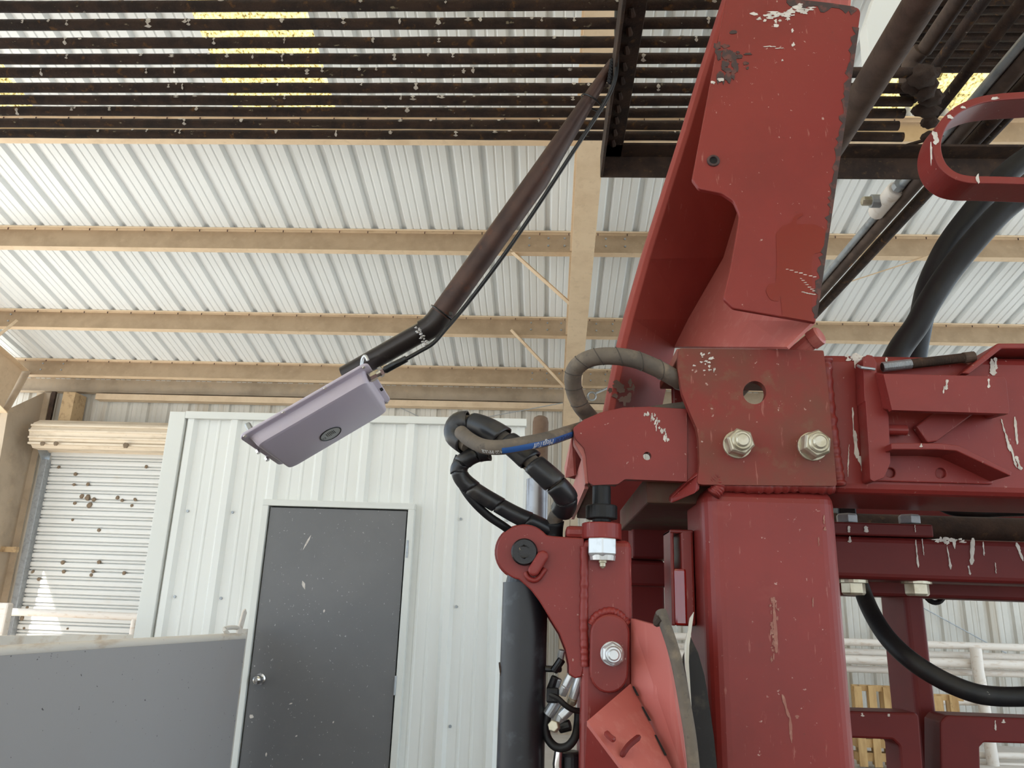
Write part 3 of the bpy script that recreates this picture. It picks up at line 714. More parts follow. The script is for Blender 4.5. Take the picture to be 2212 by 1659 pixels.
for k in range(16):
    t = random.random(); q = P(902+20*t+random.uniform(-5,5), 708+40*t+random.uniform(-4,4), 1.795+.012*t)
    sx, sy, sz = random.uniform(.002,.0065), .003, random.uniform(.002,.0055); wb2.add([q+Vector((v.x*sx,v.y*sy,v.z*sz)) for v in sph_v], sph_f)
wb2.build('weld_bead', M['weld_silver'], arm, smooth=True, sharp=170)
wt = MB()
for k in range(8):
    t = k/7; q = P(1322-6*t, 130+44*t, 1.655); wt.tube([q, q+Vector((.004,-.003,-.01))], [.007,.005], 6)
wt.build('weld_bead', M['pin'], arm, smooth=True)
def torus_on(c, ax, R, r, n=20):
    ax = ax.normalized(); a = (Vector((0,0,1))-ax*ax.z).normalized(); b_ = ax.cross(a)
    return [c+R*(math.cos(t)*a+math.sin(t)*b_) for t in [2*math.pi*k/n for k in range(n+1)]]
def zip_tie(label, c, ax):
    t = thing('zip_tie', label, 'cable tie', c)
    MB().tube(torus_on(c, ax, .0335, 0), .0022, 6, False).build('strap', M['cable'], t, smooth=True)
    q = c+Vector((.026,-.026,-.012)); MB().box(q-Vector((.004,.003,.004)), q+Vector((.004,.003,.004))).build('head', M['cable'], t)
zip_tie('black cable tie around the steel arm close to the overhead frame', aT+(aB-aT)*.085, dT)
zip_tie('black cable tie around the steel arm at its lower bend', aB+dT*.04, dT)
cpts = [(1333,-30,1.62),(1331,60,1.63),(1333,130,1.62),(1326,180,1.63),(1300,232,1.655),(1230,340,1.69),(1150,462,1.74),(1085,556,1.77),(1010,655,1.80),(962,712,1.80),(935,742,1.80),(905,760,1.795),(880,774,1.79),(856,786,1.79),(829,800,1.81)]
cb = MB().tube(smooth_path([P(*c) for c in cpts], 6), .0052, 10).build('power_cable', M['cable'], None, smooth=True)
tag(cb, 'thin black cable running down the steel arm into the lavender box', 'cable')
bt = P(878,775,1.79); be = P(832,799,1.805); MB().tube([bt, be], [.0085,.0095], 12).build('strain_sleeve', M['cable'], cb, smooth=True)
# ------------------------------------------------------------------ grey gate and white rails
GA = PZ(0,1408,EYE-.235); GB = PZ(525,1375,EYE-.235); gdv = (GB-GA).normalized(); GA2 = GA-gdv*1.0
gt = thing('sheeted_gate', 'grey sheeted steel gate with a worn white top tube, in front of the roll-up door', 'gate', (GA.x,GA.y,0))
sd = Vector((-gdv.y,gdv.x,0))
MB().cyl(GA2, GB, .024, 16).build('top_tube', M['gate_tube'], gt, smooth=True)
MB().cyl(GB+Vector((0,0,.045)), Vector((GB.x,GB.y,0.05)), .024, 16).build('end_tube', M['gate_tube'], gt, smooth=True)
q = -sd*.026 if sd.x < 0 else sd*.026
q = Vector((gdv.y,-gdv.x,0))*.0265
MB().prism([GA2+q+Vector((0,0,-.012)), GB+q+Vector((0,0,-.012))-gdv*.012, Vector((GB.x,GB.y,.25))+q-gdv*.012, Vector((GA2.x,GA2.y,.25))+q], -q.normalized()*.004).build('sheet', M['gate'], gt)
MB().cyl((GA2.x,GA2.y,.25),(GB.x,GB.y,.25),.024,12).build('bottom_tube', M['gate_tube'], gt, smooth=True)
lt = GA+gdv*((GB-GA).length*.955); MB().prism([lt+a*Vector((gdv.x,gdv.y,0))*1+Vector((0,0,z)) for a,z in ((-.02,0),(.035,.0),(.075,.14),(.055,.165),(.03,.15))], Vector((.012,0,0))).build('latch_lever', M['rail'], gt, bevel=.004)
hk = GA+gdv*((GB-GA).length*.90); MB().tube(smooth_path([hk+Vector((0,0,.02)), hk+Vector((-.01,-.03,.05)), hk+gdv*.06+Vector((0,0,.055)), hk+gdv*.11+Vector((0,0,.05))],4), .013, 10).build('latch_hook', M['gate_tube'], gt, smooth=True)
# second gate behind, its top bar
HA = P(-30,1402,4.3); HB = P(297,1378,7.0)
tag(MB().prism([HA+Vector((0,0,-.045)),HB+Vector((0,0,-.10)),HB+Vector((0,0,.03)),HA+Vector((0,0,.07))], Vector((.05,.012,0))).build('alley_board', M['gate_tube'], None, bevel=.004), 'dirty white alley side board leaning up behind the grey gate', 'board')
fl = thing('pipe_rail', 'white painted pipe rail in front of the roll-up door', 'rail', P(160,1330,9.6))
r0, r1 = P(14,1322,9.6), P(300,1333,9.6)
MB().tube(smooth_path([r0+Vector((-.06,0,-.9)), r0+Vector((-.06,0,-.1)), r0+Vector((.0,0,0)), r1],6), .045, 12).build('top_rail', M['rail'], fl, smooth=True)
MB().cyl(r1+Vector((-.05,0,0)), Vector((r1.x-.05,r1.y,0)), .035, 12).build('post', M['rail'], fl, smooth=True)
MB().cyl(P(20,1378,9.6), P(292,1390,9.6), .03, 10).build('lower_rail', M['rail'], fl, smooth=True)
MB().cyl(Vector((r0.x-.06,r0.y,0)), r0+Vector((-.06,0,-.85)), .045, 12).build('post', M['rail'], fl, smooth=True)
wp = P(0,1330,8.6); tag(MB().box((wp.x-.2,wp.y,0),(wp.x+.07,wp.y+.1,P(0,1302,8.6).z)).build('gate_post', M['rail'], None, bevel=.02), 'thick white post at the end of the white pipe rail', 'post')
# ------------------------------------------------------------------ white rail fence and pallets along the back wall
fn = thing('rail_fence', 'rusty white pipe fence with four rails along the back wall behind the red frame', 'fence', P(2100,1420,9.3))
for k,(y0_,y1_,rr) in enumerate(((1386,1400,.040),(1408,1422,.042),(1424,1438,.05),(1444,1457,.038))):
    a, b_ = P(1812,y0_,9.3+.12*(k%2)), P(2240,y1_,9.3+.12*(k%2))
    MB().cyl(a-(b_-a)*1.3, b_+(b_-a)*.9, rr, 10).build('rail', M['rail'], fn, smooth=True)
for px in (2112,2148):
    if px == 2112: a = P(2107,1400,9.2); MB().tube([a, P(2113,1450,9.2), P(2118,1475,9.2), Vector((a.x+.03,9.2,0))], .06, 12).build('post', M['rail'], fn, smooth=True)
for k,(y0_,y1_) in enumerate(((1630,1634),(1652,1656),(1516,1520),(1570,1575))):
    a, b_ = P(2060,y0_,9.3), P(2240,y1_,9.3); MB().cyl(a-(b_-a)*.3, b_+(b_-a)*2.2, .035, 10).build('rail', M['rail'], fn, smooth=True)
def pallet(label, x0, px0, px1, pytop, Y, gaps):
    t = thing('wooden_pallet', label, 'pallet', P((px0+px1)/2,1650,Y))
    a, b_ = P(px0,pytop,Y), P(px1,pytop,Y); zt = a.z
    MB().box((a.x,Y-.02,zt-.06),(b_.x,Y+.02,zt)).build('top_board', M['pallet'], t, bevel=.003)
    n_ = gaps; w = (b_.x-a.x)
    for i in range(n_):
        x = a.x+w*(i+.08+random.uniform(-.02,.02))/n_; MB().box((x,Y-.045,.02),(x+w*.5/n_+random.uniform(0,.02),Y-.022,zt-random.uniform(0,.02))).build('deck_board', M['pallet'], t, bevel=.002)
    for i in range(n_):
        x = a.x+w*(i+.3+random.uniform(-.1,.1))/n_; MB().box((x,Y+.10,.02),(x+w*.45/n_,Y+.125,zt-.03)).build('rear_board', M['pallet'], t)
    for z in (zt-.55,.12): MB().box((a.x,Y-.02,z-.05),(b_.x,Y+.10,z+.03)).build('stringer', M['pallet'], t)
pallet('wooden pallet on end behind the red post, boards widely spaced', 0, 1838, 1962, 1478, 8.7, 4)
pallet('wooden pallet on end standing further along the white fence', 0, 1972, 2078, 1497, 8.75, 3)
# ------------------------------------------------------------------ red hydraulic chute frame
YF = 1.15
ch = thing('cattle_chute', 'red hydraulic cattle chute frame of post, crossbeam, brackets and rails', 'machine', P(1660,1659,1.2)*Vector((1,1,0)) if False else (P(1660,1500,1.2).x, 1.2, 0))
def box3(name, a, b, m, parent, bevel=.004, **k): return MB().box(a, b).build(name, m, parent, bevel=bevel, **k)
# post
pl_, pr_ = P(1520,1100,YF).x, P(1812,1100,YF).x
zt = P(1650,1046,YF).z
box3('post', (pl_,YF,0), (pr_,YF+.16,zt), M['red'], ch, bevel=.027, seg=6)
# crossbeam
bz0, bz1 = P(1900,1066,YF+.01).z, P(1900,765,YF+.01).z
box3('crossbeam', (P(1785,900,YF).x,YF+.010,bz0), (1.7,YF+.20,bz1), M['red'], ch, bevel=.014, seg=3)
# collar plate with its round hole
collar = fillet([(1466,752,6),(1640,754),(1779,757,4),(1790,850),(1808,1050,6),(1700,1049),(1520,1047),(1506,1045,8),(1511,1000),(1509,948),(1505,925,10),(1490,890),(1474,850,8),(1464,800)], 0, 4)
plate('collar_plate', collar, YF-.016, .014, M['red_soiled'], ch, holes=[circ(1630,848,25,28)], bevel=.002)
zc_ = P(1640,752,YF-.016).z
tp = []
for k in range(6):
    a = math.radians(90*k/5); tp.append((YF-.016+.014-.014*math.sin(a) if False else YF-.016+.014*(1-math.sin(a)), zc_-.014*(1-math.cos(a))+.0))
xl_, xr_ = P(1466,752,YF-.016).x, P(1779,757,YF-.016).x
MB().prism([Vector((xl_,YF-.010,zc_-.012)),Vector((xl_,YF-.004,zc_-.001)),Vector((xl_,YF+.006,zc_+.004)),Vector((xl_,YF+.19,zc_+.004)),Vector((xl_,YF+.19,zc_-.010)),Vector((xl_,YF-.002,zc_-.014))], Vector((xr_-xl_,0,0))).build('collar_top', M['red_dusty'], ch, bevel=.002)
box3('collar_back', (xl_+.02,YF+.176,P(1600,1046,YF).z), (P(1560,900,YF).x,YF+.19,zc_), M['red'], ch)
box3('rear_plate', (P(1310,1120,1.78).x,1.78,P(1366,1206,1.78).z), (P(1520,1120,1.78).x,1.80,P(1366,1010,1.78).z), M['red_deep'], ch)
# weld beads
def bead(name, pts, r, parent, m=None, n=60, Y=YF-.004):
    path = smooth_path([P(x,y,Y) for x,y in pts], max(2,n//max(1,len(pts)-1)))
    return MB().tube(path, [r*(1+.09*math.sin(i*1.35)+random.uniform(-.07,.07)) for i in range(len(path))], 12).build(name, m or M['red'], parent, smooth=True, sharp=170)
bead('weld_bead', [(1782,775),(1786,850),(1796,940),(1804,1000),(1812,1050)], .0105, ch, Y=YF+.004)
bead('weld_bead', [(1548,1046),(1640,1051),(1720,1049),(1800,1053)], .0105, ch, Y=YF-.001)
bead('weld_bead', [(1534,1040),(1548,1030),(1552,1052),(1540,1068)], .010, ch, Y=YF-.006)
# gusset under the collar
MB().prism([P(1511,1018,YF-.012),P(1512,1058,YF-.012),P(1500,1066,YF-.012),P(1450,1088,YF+.03),P(1448,1074,YF+.03),P(1486,1040,YF+.0)], Vector((.0,.02,.004))).build('gusset', M['red'], ch, bevel=.003)
# bolts
def stud(px, py, Y, r_px, parent, m, rot=.3, th=.024, bolt=True):
    c = P(px+2, py-1, Y); r = rpx(r_px, c)
    mb = MB(); mb.cyl(c+Vector((0,.002,0)), c-Vector((0,.004,0)), r*1.02, 24); o = mb.build('washer', m, parent, bevel=.001)
    n = MB(); n.add(*hexnut_geo(c-Vector((0,.004,0)), (0,-1,0), r, th, rot=rot)); nu = n.build('hex_nut', m, parent, bevel=.0012)
    col = MB(); e = c-Vector((0,.004+th,0)); col.tube([e+Vector((0,.001,0)), e-Vector((0,.004,0)), e-Vector((0,.006,0))], [r*.70,r*.70,r*.6], 24); col.build('nylon_collar', m, nu, smooth=True, angle=40)
    if bolt: MB().tube([e, e-Vector((0,.008,0)), e-Vector((0,.010,0))], [r*.48,r*.48,r*.38], 20).build('bolt_end', m, nu)
    return nu
stud(1590,962,YF-.016,30,ch,M['zinc'],rot=.25); stud(1752,966,YF-.016,31,ch,M['zinc'],rot=.9)
# left bracket: front plate, curved top, side walls
brk = fillet([(1237,925,10),(1262,906),(1296,893,20),(1345,881,30),(1400,879),(1484,884),(1484,1040),(1350,1035,10),(1334,1046,8),(1282,1048,6),(1271,1042,6),(1266,985,8),(1262,968,8),(1243,948,8)], 0, 4)
YB = YF+.005
plate('bracket_plate', brk, YB, .016, M['red'], ch, holes=[circ(1398,985,9,16)], bevel=.003)
box3('bracket_side', (P(1484,960,YB).x-.001,YB+.004,P(1484,1040,YB).z), (P(1512,960,YB).x,YB+.02,P(1484,886,YB).z), M['red'], ch, bevel=.001)
MB().prism([P(1262,906,YB+.004),P(1296,891,YB+.004),P(1345,880,YB+.004),P(1400,878,YB+.004),P(1484,883,YB+.004),P(1484,890,YB+.004),P(1400,886,YB+.004),P(1345,888,YB+.004),P(1296,899,YB+.004),P(1262,914,YB+.004)], Vector((0,.34,0))).build('bracket_top', M['red'], ch, bevel=.001)
# bar running back along the side of the bracket
xL0, xL1 = P(1271,1046,YB).x, P(1311,1048,YB).x
zl0, zl1 = P(1290,1047,YB).z, P(1290,972,YB).z
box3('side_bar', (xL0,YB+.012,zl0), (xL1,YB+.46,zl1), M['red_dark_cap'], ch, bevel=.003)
MB().prism([P(1238,926,YB+.004),P(1243,946,YB+.004),P(1260,962,YB+.004),P(1267,985,YB+.004),P(1272,1045,YB+.004),P(1264,1045,YB+.004),P(1257,985,YB+.004),P(1240,956,YB+.004)], Vector((0,.03,0))).build('side_lip', M['red_pink'], ch, bevel=.002)
MB().prism([P(1258,985,YB+.03),P(1264,1046,YB+.03),P(1262,1056,YB+.03), P(1234,1122,YB+.45), P(1228,1080,YB+.45)], Vector((.006,0,0))).build('side_wall', M['red_pink'], ch)
MB().prism([P(1235,948,YB+.02),P(1237,930,YB+.02),P(1219,1010,YB+.20),P(1221,1032,YB+.20),P(1240,1026,YB+.16)], Vector((.004,0,0))).build('rear_lip', M['red_pink'], ch)
MB().prism([P(1240,945,YB+.22),P(1330,945,YB+.22),P(1330,1050,YB+.22),P(1225,1030,YB+.22)], Vector((0,.01,0))).build('bracket_web', M['red_deep'], ch)
# dusty block beside the pivot and the dark underside behind it
xb0 = P(1397,1065,YB+.05).x; zb0 = P(1397,1086,YB+.05).z; zb1 = P(1397,1040,YB+.05).z
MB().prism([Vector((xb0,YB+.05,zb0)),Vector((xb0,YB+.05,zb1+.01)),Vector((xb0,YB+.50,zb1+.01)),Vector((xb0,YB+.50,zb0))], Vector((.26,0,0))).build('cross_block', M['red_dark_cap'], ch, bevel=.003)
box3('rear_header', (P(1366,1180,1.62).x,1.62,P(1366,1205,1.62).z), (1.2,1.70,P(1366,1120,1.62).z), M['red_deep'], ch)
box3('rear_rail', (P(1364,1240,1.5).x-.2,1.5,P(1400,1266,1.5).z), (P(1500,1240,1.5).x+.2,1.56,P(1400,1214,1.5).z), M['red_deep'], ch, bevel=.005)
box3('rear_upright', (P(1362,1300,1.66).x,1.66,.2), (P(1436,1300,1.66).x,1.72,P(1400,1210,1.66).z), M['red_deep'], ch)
# vertical pivot stack
xv, yv = P(1300,1145,1.155).x, 1.160
def vcyl(name, y0, y1, r_px, m, n=28, bevel=.002, parent=ch):
    z0, z1 = P(1300,y0,yv).z, P(1300,y1,yv).z; r = rpx(r_px, P(1300,y0,yv)); return MB().cyl((xv,yv,z0),(xv,yv,z1),r,n).build(name, m, parent, bevel=bevel)
vcyl('pivot_bush', 1130, 1050, 20, M['rubber']); vcyl('pivot_sleeve', 1122, 1092, 34, M['rubber'])
vcyl('pivot_collar', 1166, 1131, 43, M['red'])
box3('pivot_tab', (P(1222,1150,yv).x,yv-.004,P(1250,1163,yv).z), (xv,yv+.05,P(1250,1136,yv).z), M['red'], ch, bevel=.006)
hz0 = P(1299,1164,yv-.02).z
hx = MB().add(*hexnut_geo((xv-.001,yv-.022,hz0),(0,0,-1),rpx(33,P(1300,1170,yv)),.026,rot=.55)).build('pivot_nut', M['zinc_white'], ch, bevel=.0015)
MB().tube([Vector((xv,yv-.022,hz0-.024)),Vector((xv,yv-.022,hz0-.031))],[.019,.018],20).build('nut_washer', M['zinc_white'], hx)
MB().tube([Vector((xv,yv-.022,hz0-.03+z)) for z in (0,-.004,-.0045,-.009,-.012)],[.006,.006,.0045,.0045,.002],10).build('grease_nipple', M['zinc'], hx)
# clevis plates, tube, boss
clev = [(1188,1157)]+[(1132.6+60.5*math.cos(t), 1192.7+60.5*math.sin(t)) for t in [math.radians(-38-k*9.2) for k in range(25)]]
clev += [(1128,1258),(1147,1275),(1165,1299),(1192,1343),(1209,1370),(1222,1403),(1229,1437),(1229,1457),(1242,1466),(1257,1462),(1262,1440),(1262,1162),(1225,1160),(1196,1158)]
plate('clevis_plate', clev[1:], YF, .020, M['red'], ch, bevel=.002)
plate('clevis_plate', [(x-4,y) for x,y in clev[1:]], YF+.100, .020, M['red'], ch, bevel=.002)
tx0, tx1 = P(1256,1300,YF).x, P(1366,1300,YF).x
box3('hinge_tube', (tx0,YF-.003,0), (tx1,YF+.13,P(1300,1165,YF).z), M['red'], ch, bevel=.010, seg=3)
bead('weld_bead', [(1262,1180),(1262,1260),(1261,1340),(1263,1400),(1264,1440)], .006, ch, Y=YF-.003)
pn = P(1133,1193,YF)
pi_ = MB().tube([pn+Vector((0,.14,0)), pn-Vector((0,.010,0)), pn-Vector((0,.013,0))],[.0195,.0195,.0175],28).build('clevis_pin', M['pin'], ch, smooth=False)
MB().tube([pn-Vector((0,.0125,0)), pn-Vector((0,.0142,0)), pn-Vector((0,.012,0))],[.011,.009,.004],18).build('pin_dimple', M['pin'], pi_)
kA, kB, kr = Vector((1153,1232)), Vector((1172,1201)), 12.5; kd = math.atan2(kB.y-kA.y, kB.x-kA.x)
kpts = [(kB.x+kr*math.cos(kd+math.radians(-90+k*18)), kB.y+kr*math.sin(kd+math.radians(-90+k*18))) for k in range(11)]+[(kA.x+kr*math.cos(kd+math.radians(90+k*18)), kA.y+kr*math.sin(kd+math.radians(90+k*18))) for k in range(11)]
plate('pin_keeper', kpts, YF-.016, .014, M['red'], ch, bevel=.004, seg=3)
MB().tube(smooth_path([P(1135,1236,YF-.003),P(1143,1250,YF-.004),P(1160,1252,YF-.004),P(1178,1228,YF-.003)],4), .004, 8).build('weld_bead', M['red'], ch, smooth=True, sharp=170)
boss = [(1318+43*math.cos(t), 1370+44*math.sin(t)) for t in [math.radians(180+k*15) for k in range(13)]]+[(1316+42*math.cos(t), 1453+45*math.sin(t)) for t in [math.radians(k*15) for k in range(13)]]
plate('boss_plate', boss, YF-.016, .014, M['red'], ch, bevel=.003)
bead('weld_bead', [(1277,1350),(1290,1330),(1318,1320),(1340,1330),(1356,1350)], .006, ch, Y=YF-.004)
stud(1320,1413,YF-.016,25,ch,M['zinc_white'],rot=.0,th=.018)
# folded guard sheets at the foot of the hinge tube
MB().prism([P(1363,1336,YF-.004),P(1434,1356,YF-.085),P(1457,1456,YF-.09),P(1470,1538,YF-.095),P(1483,1659,YF-.10),P(1486,1700,YF-.10),P(1364,1700,YF-.004)], Vector((.006,.004,0))).build('guard_side', M['red_pink'], ch)
MB().prism([P(1268,1558,YF-.105),P(1362,1477,YF-.012),P(1367,1484,YF-.014),P(1440,1636,YF-.085),P(1470,1700,YF-.11),P(1372,1700,YF-.15),P(1345,1659,YF-.14)], Vector((.0,.004,-.006))).build('guard_front', M['red_pink'], ch)
MB().prism([P(1268,1559,YF-.104),P(1345,1660,YF-.138),P(1372,1701,YF-.148),P(1262,1701,YF-.02),P(1262,1560,YF-.02)], Vector((.002,.006,0))).build('guard_cheek', M['red'], ch)
for a, b_ in (((1366,1483),(1376,1503)),((1386,1527),(1402,1557)),((1414,1588),(1436,1632))):
    tA, tB = (a[1]-1477)/(1636-1477), (b_[1]-1477)/(1636-1477)
    ya, yb = YF-.013-.072*tA-.004, YF-.013-.072*tB-.004
    MB().prism([P(a[0],a[1],ya),P(a[0]+4,a[1],ya),P(b_[0]+5,b_[1],yb),P(b_[0],b_[1],yb)], Vector((0,.003,0))).build('slot', M['dark_gap'], ch)
for a, b_, m in (((1310,1583),(1328,1600),M['red']),((1383,1590),(1342,1634),M['red_deep'])):
    MB().tube(smooth_path([P(*a,YF-.115),P((a[0]+b_[0])/2-4,(a[1]+b_[1])/2-2,YF-.12),P(*b_,YF-.125)],4), [.002]+[.004]*7+[.002], 6).build('crease', m, ch, smooth=True)
# upright channel between hinge tube and post
ux0, ux1 = P(1449,1240,1.23).x, P(1500,1240,1.23).x
zq0, zq1 = P(1470,1352,1.23).z, P(1470,1144,1.23).z
box3('upright_channel', (ux0,1.23,zq0), (ux0+.006,1.30,zq1), M['red'], ch, bevel=.002)
box3('upright_channel', (ux0+.016,1.228,zq0), (ux1,1.30,zq1), M['red'], ch, bevel=.004)
box3('upright_cap', (ux0,1.228,zq1-.006), (ux1,1.30,zq1), M['red'], ch, bevel=.002)
box3('upright_face', (ux0+.004,1.226,zq0), (ux0+.024,1.24,P(1470,1228,1.23).z), M['red_fresh'], ch, bevel=.004)
# lower cross rail behind the post, plates and bolts
YR = 1.34
rz0, rz1 = P(1950,1254,YR).z, P(1950,1161,YR).z
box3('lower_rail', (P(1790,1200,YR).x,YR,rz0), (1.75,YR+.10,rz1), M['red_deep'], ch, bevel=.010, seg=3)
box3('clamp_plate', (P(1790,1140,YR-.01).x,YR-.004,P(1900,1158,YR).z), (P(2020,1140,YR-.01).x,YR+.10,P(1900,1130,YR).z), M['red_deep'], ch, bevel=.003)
for px, py in ((1830,1130),(1965,1132)):
    c = P(px,py,YR+.045); MB().add(*hexnut_geo(c,(0,0,1),.0185,.016)).build('bolt_head', M['galv'], ch, bevel=.001)
for px, py in ((1842,1254),(1979,1256)):
    c = P(px,py,YR+.03); MB().tube([c+Vector((0,0,.001)),c-Vector((0,0,.004))],[.024,.024],20).build('washer', M['zinc'], ch)
    MB().add(*hexnut_geo(c-Vector((0,0,.004)),(0,0,-1),.020,.020,rot=.1)).build('bolt_head', M['zinc'], ch, bevel=.001)
Y2 = 1.50
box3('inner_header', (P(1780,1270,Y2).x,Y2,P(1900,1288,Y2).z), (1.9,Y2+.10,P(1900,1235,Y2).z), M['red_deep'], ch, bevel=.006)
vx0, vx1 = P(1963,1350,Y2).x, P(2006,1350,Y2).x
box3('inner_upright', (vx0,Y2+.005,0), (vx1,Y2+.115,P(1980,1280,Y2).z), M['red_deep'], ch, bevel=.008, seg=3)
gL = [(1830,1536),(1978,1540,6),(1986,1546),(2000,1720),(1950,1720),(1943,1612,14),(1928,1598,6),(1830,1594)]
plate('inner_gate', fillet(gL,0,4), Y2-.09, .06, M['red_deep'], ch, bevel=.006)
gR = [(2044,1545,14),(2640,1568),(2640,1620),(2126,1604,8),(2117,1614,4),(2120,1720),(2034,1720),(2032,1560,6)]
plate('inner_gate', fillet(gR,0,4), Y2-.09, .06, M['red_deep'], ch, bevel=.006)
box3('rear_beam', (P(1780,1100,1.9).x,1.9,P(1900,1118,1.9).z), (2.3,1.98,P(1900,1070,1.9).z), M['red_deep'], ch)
box3('rear_post', (P(1812,1110,1.6).x,1.6,P(1820,1180,1.6).z), (P(1852,1110,1.6).x,1.65,P(1820,1060,1.6).z), M['pin'], ch)
MB().cyl((P(1780,1137,1.62).x,1.62,P(2000,1139,1.62).z),(2.0,1.62,P(2000,1139,1.62).z),.024,18).build('torsion_bar', M['rust_frame'], ch, smooth=True, angle=60)
MB().tube(torus_on(P(2018,1281,1.58), Vector((0,1,0)), .018, 0), .005, 8, False).build('ring', M['pin'], ch, smooth=True)
# fittings on the crossbeam face
strap = fillet([(1864,775),(1873,766,4),(1885,768),(1893,782,6),(1894,803),(1916,884,6),(1920,900),(1924,1000,12),(1910,1032,10),(1888,1040,6),(1880,1036,6),(1876,960),(1870,868),(1868,866)],0,4)
plate('strap_plate', strap, YF-.024, .030, M['red'], ch, bevel=.004, seg=3)
hb = fillet([(1908,807,3),(2168,813,10),(2174,822),(2181,888,4),(2178,894),(1927,886)],0,3)
plate('handle_bar', hb, YF-.052, .012, M['red'], ch, bevel=.002)
MB().prism([P(2168,813,YF-.050),P(2181,894,YF-.050),P(2140,906,YF+.02),P(2128,830,YF+.02)], Vector((-.012,0,0))).build('handle_return', M['red'], ch, bevel=.002)
MB().prism([P(1889,803,YF-.024),P(1909,807,YF-.051),P(1928,886,YF-.051),P(1906,884,YF-.024)], Vector((.008,.008,0))).build('handle_bend', M['red'], ch, bevel=.003)
plate('corner_gusset', [(1979,920),(2012,896),(2040,884),(2112,888),(2024,953),(2004,956)], YF-.006, .014, M['red'], ch, bevel=.002)
MB().cyl(P(1915,928,YF-.004), P(1958,929,YF-.004), .0082, 16).build('stop_pin', M['red'], ch, bevel=.001)
bs = fillet([(1925,957,3),(2030,957,30),(2072,962,20),(2186,1019,3),(2184,1029,3),(2066,974,20),(2024,971,30),(1926,971,3)],0,4)
plate('bent_bar', bs, YF-.045, .058, M['red'], ch, bevel=.002)
plate('base_plate', [(1886,968),(2030,962),(2078,975),(2150,1024),(2144,1046),(1888,1039)], YF+.004, .010, M['red'], ch, holes=[circ(2033,1022,11,16),circ(1924,1021,10,16)], bevel=.0015)
for px in (2033,1924): plate('bolt_hole', circ(px,1022,12,16), YF+.0105, .002, M['pin'], ch, bevel=0)
fs_ = fillet([(2078,806),(2094,808),(2164,753,8),(2430,754),(2430,742),(2156,741,10)],0,4)
plate('top_strap', fs_, YF-.02, .10, M['red'], ch, bevel=.002)
rA, rB = P(1906,793,YF-.006), P(2092,772,YF-.004)
path = [rA+(rB-rA)*k/120 for k in range(121)]
MB().tube(path, [.0078 if k % 2 else .0066 for k in range(121)], 12).build('threaded_rod', M['rust_frame'], ch)
MB().tube([rA+(rB-rA)*k/120 for k in range(0,40)], [.0081 if k % 2 else .0070 for k in range(40)], 12).build('clean_thread', M['galv'], ch)
MB().cyl(rB-(rB-rA)*.06, rB+(rB-rA)*.06, .0086, 14).build('rod_end', M['rust_pipe'], ch)
MB().tube(smooth_path([P(1853,790,YF-.012),P(1862,794,YF-.03),P(1885,797,YF-.03),P(1890,798,YF-.03)],4), .0022, 8).build('split_pin', M['galv'], ch)
# ------------------------------------------------------------------ tall red panel (folded sheet with a plate lapped on it)
wg = thing('bent_panel', 'tall red bent steel panel with chipped dark edges, rising above the crossbeam', 'panel', P(1500,890,1.2))
e0 = [(1584,-70),(1516,142),(1472,287),(1385,560),(1348,690),(1334,745),(1304,893),(1296,930)]
e1 = [(x+14+i,y) for i,(x,y) in enumerate(e0)]
e2 = [(1700,-70),(1668,142),(1640,300),(1563,556),(1486,690),(1456,750),(1428,880),(1420,930)]
rows = []
for a, b_, c in zip(e0, e1, e2):
    rows.append([(a[0],a[1],1.36),(a[0]+3,a[1],1.27),((a[0]+b_[0])/2,a[1],1.245),(b_[0],b_[1],1.245),(c[0],c[1],1.40)])
loft(rows, M['red_scuffed'], 'folded_sheet', wg, th=.005, bevel=.004)
rows = []
for c, d in zip(e2[:6], [(1840,-70),(1825,142),(1808,300),(1779,556),(1758,697),(1702,752)]):
    rows.append([(c[0],c[1],1.40),((c[0]+d[0])/2,(c[1]+d[1])/2,1.24),(d[0],d[1],1.09)])
loft(rows, M['red_pink'], 'inner_sheet', wg, th=.005)
fp = fillet([(1572,-20,10),(1600,-14),(1800,6),(1861,17,16),(1762,697,3),(1584,666,18),(1562,645,12),(1578,580),(1592,500),(1598,465,30),(1585,435,16),(1560,418,30),(1510,408,14),(1495,388,8)],0,5)
plate('lapped_plate', fp, 1.07, .008, M['red'], wg, bevel=.002)
plate('dark_red_shape', fillet([(1676,505,8),(1690,487,10),(1708,482),(1716,466,8),(1734,458,6),(1735,464,6),(1722,474),(1720,484,6),(1760,484,16),(1784,496,8),(1780,530),(1772,545),(1757,548,10),(1753,570),(1755,640),(1752,694),(1690,683),(1686,640),(1683,652,12),(1664,648,14),(1654,630,12),(1660,612,12),(1676,612,8),(1678,560)],0,4), 1.0693, .0008, M['patch'], wg, bevel=0)  # darker red shape laid just proud of the plate
MB().tube(torus_on(P(1541,347,1.069), Vector((0,1,0)), rpx(11,P(1541,347,1.07)), 0), .0022, 8, False).build('hole_rim', M['chip'], wg, smooth=True)
plate('rivet_hole', circ(1541,347,9,14), 1.0695, .0008, M['dark_gap'], wg, bevel=0)
ec = MB()
def blot(mb, cx, cy, rx, ry, Y, n=11, rough=.35, th=.0006):
    pts = []; Y = Y-random.uniform(0,.0005)
    for k in range(n):
        t = 2*math.pi*k/n; q = 1+random.uniform(-rough,rough); pts.append(P(cx+rx*q*math.cos(t), cy+ry*q*math.sin(t), Y))
    mb.prism(pts, Vector((0,th,0)))
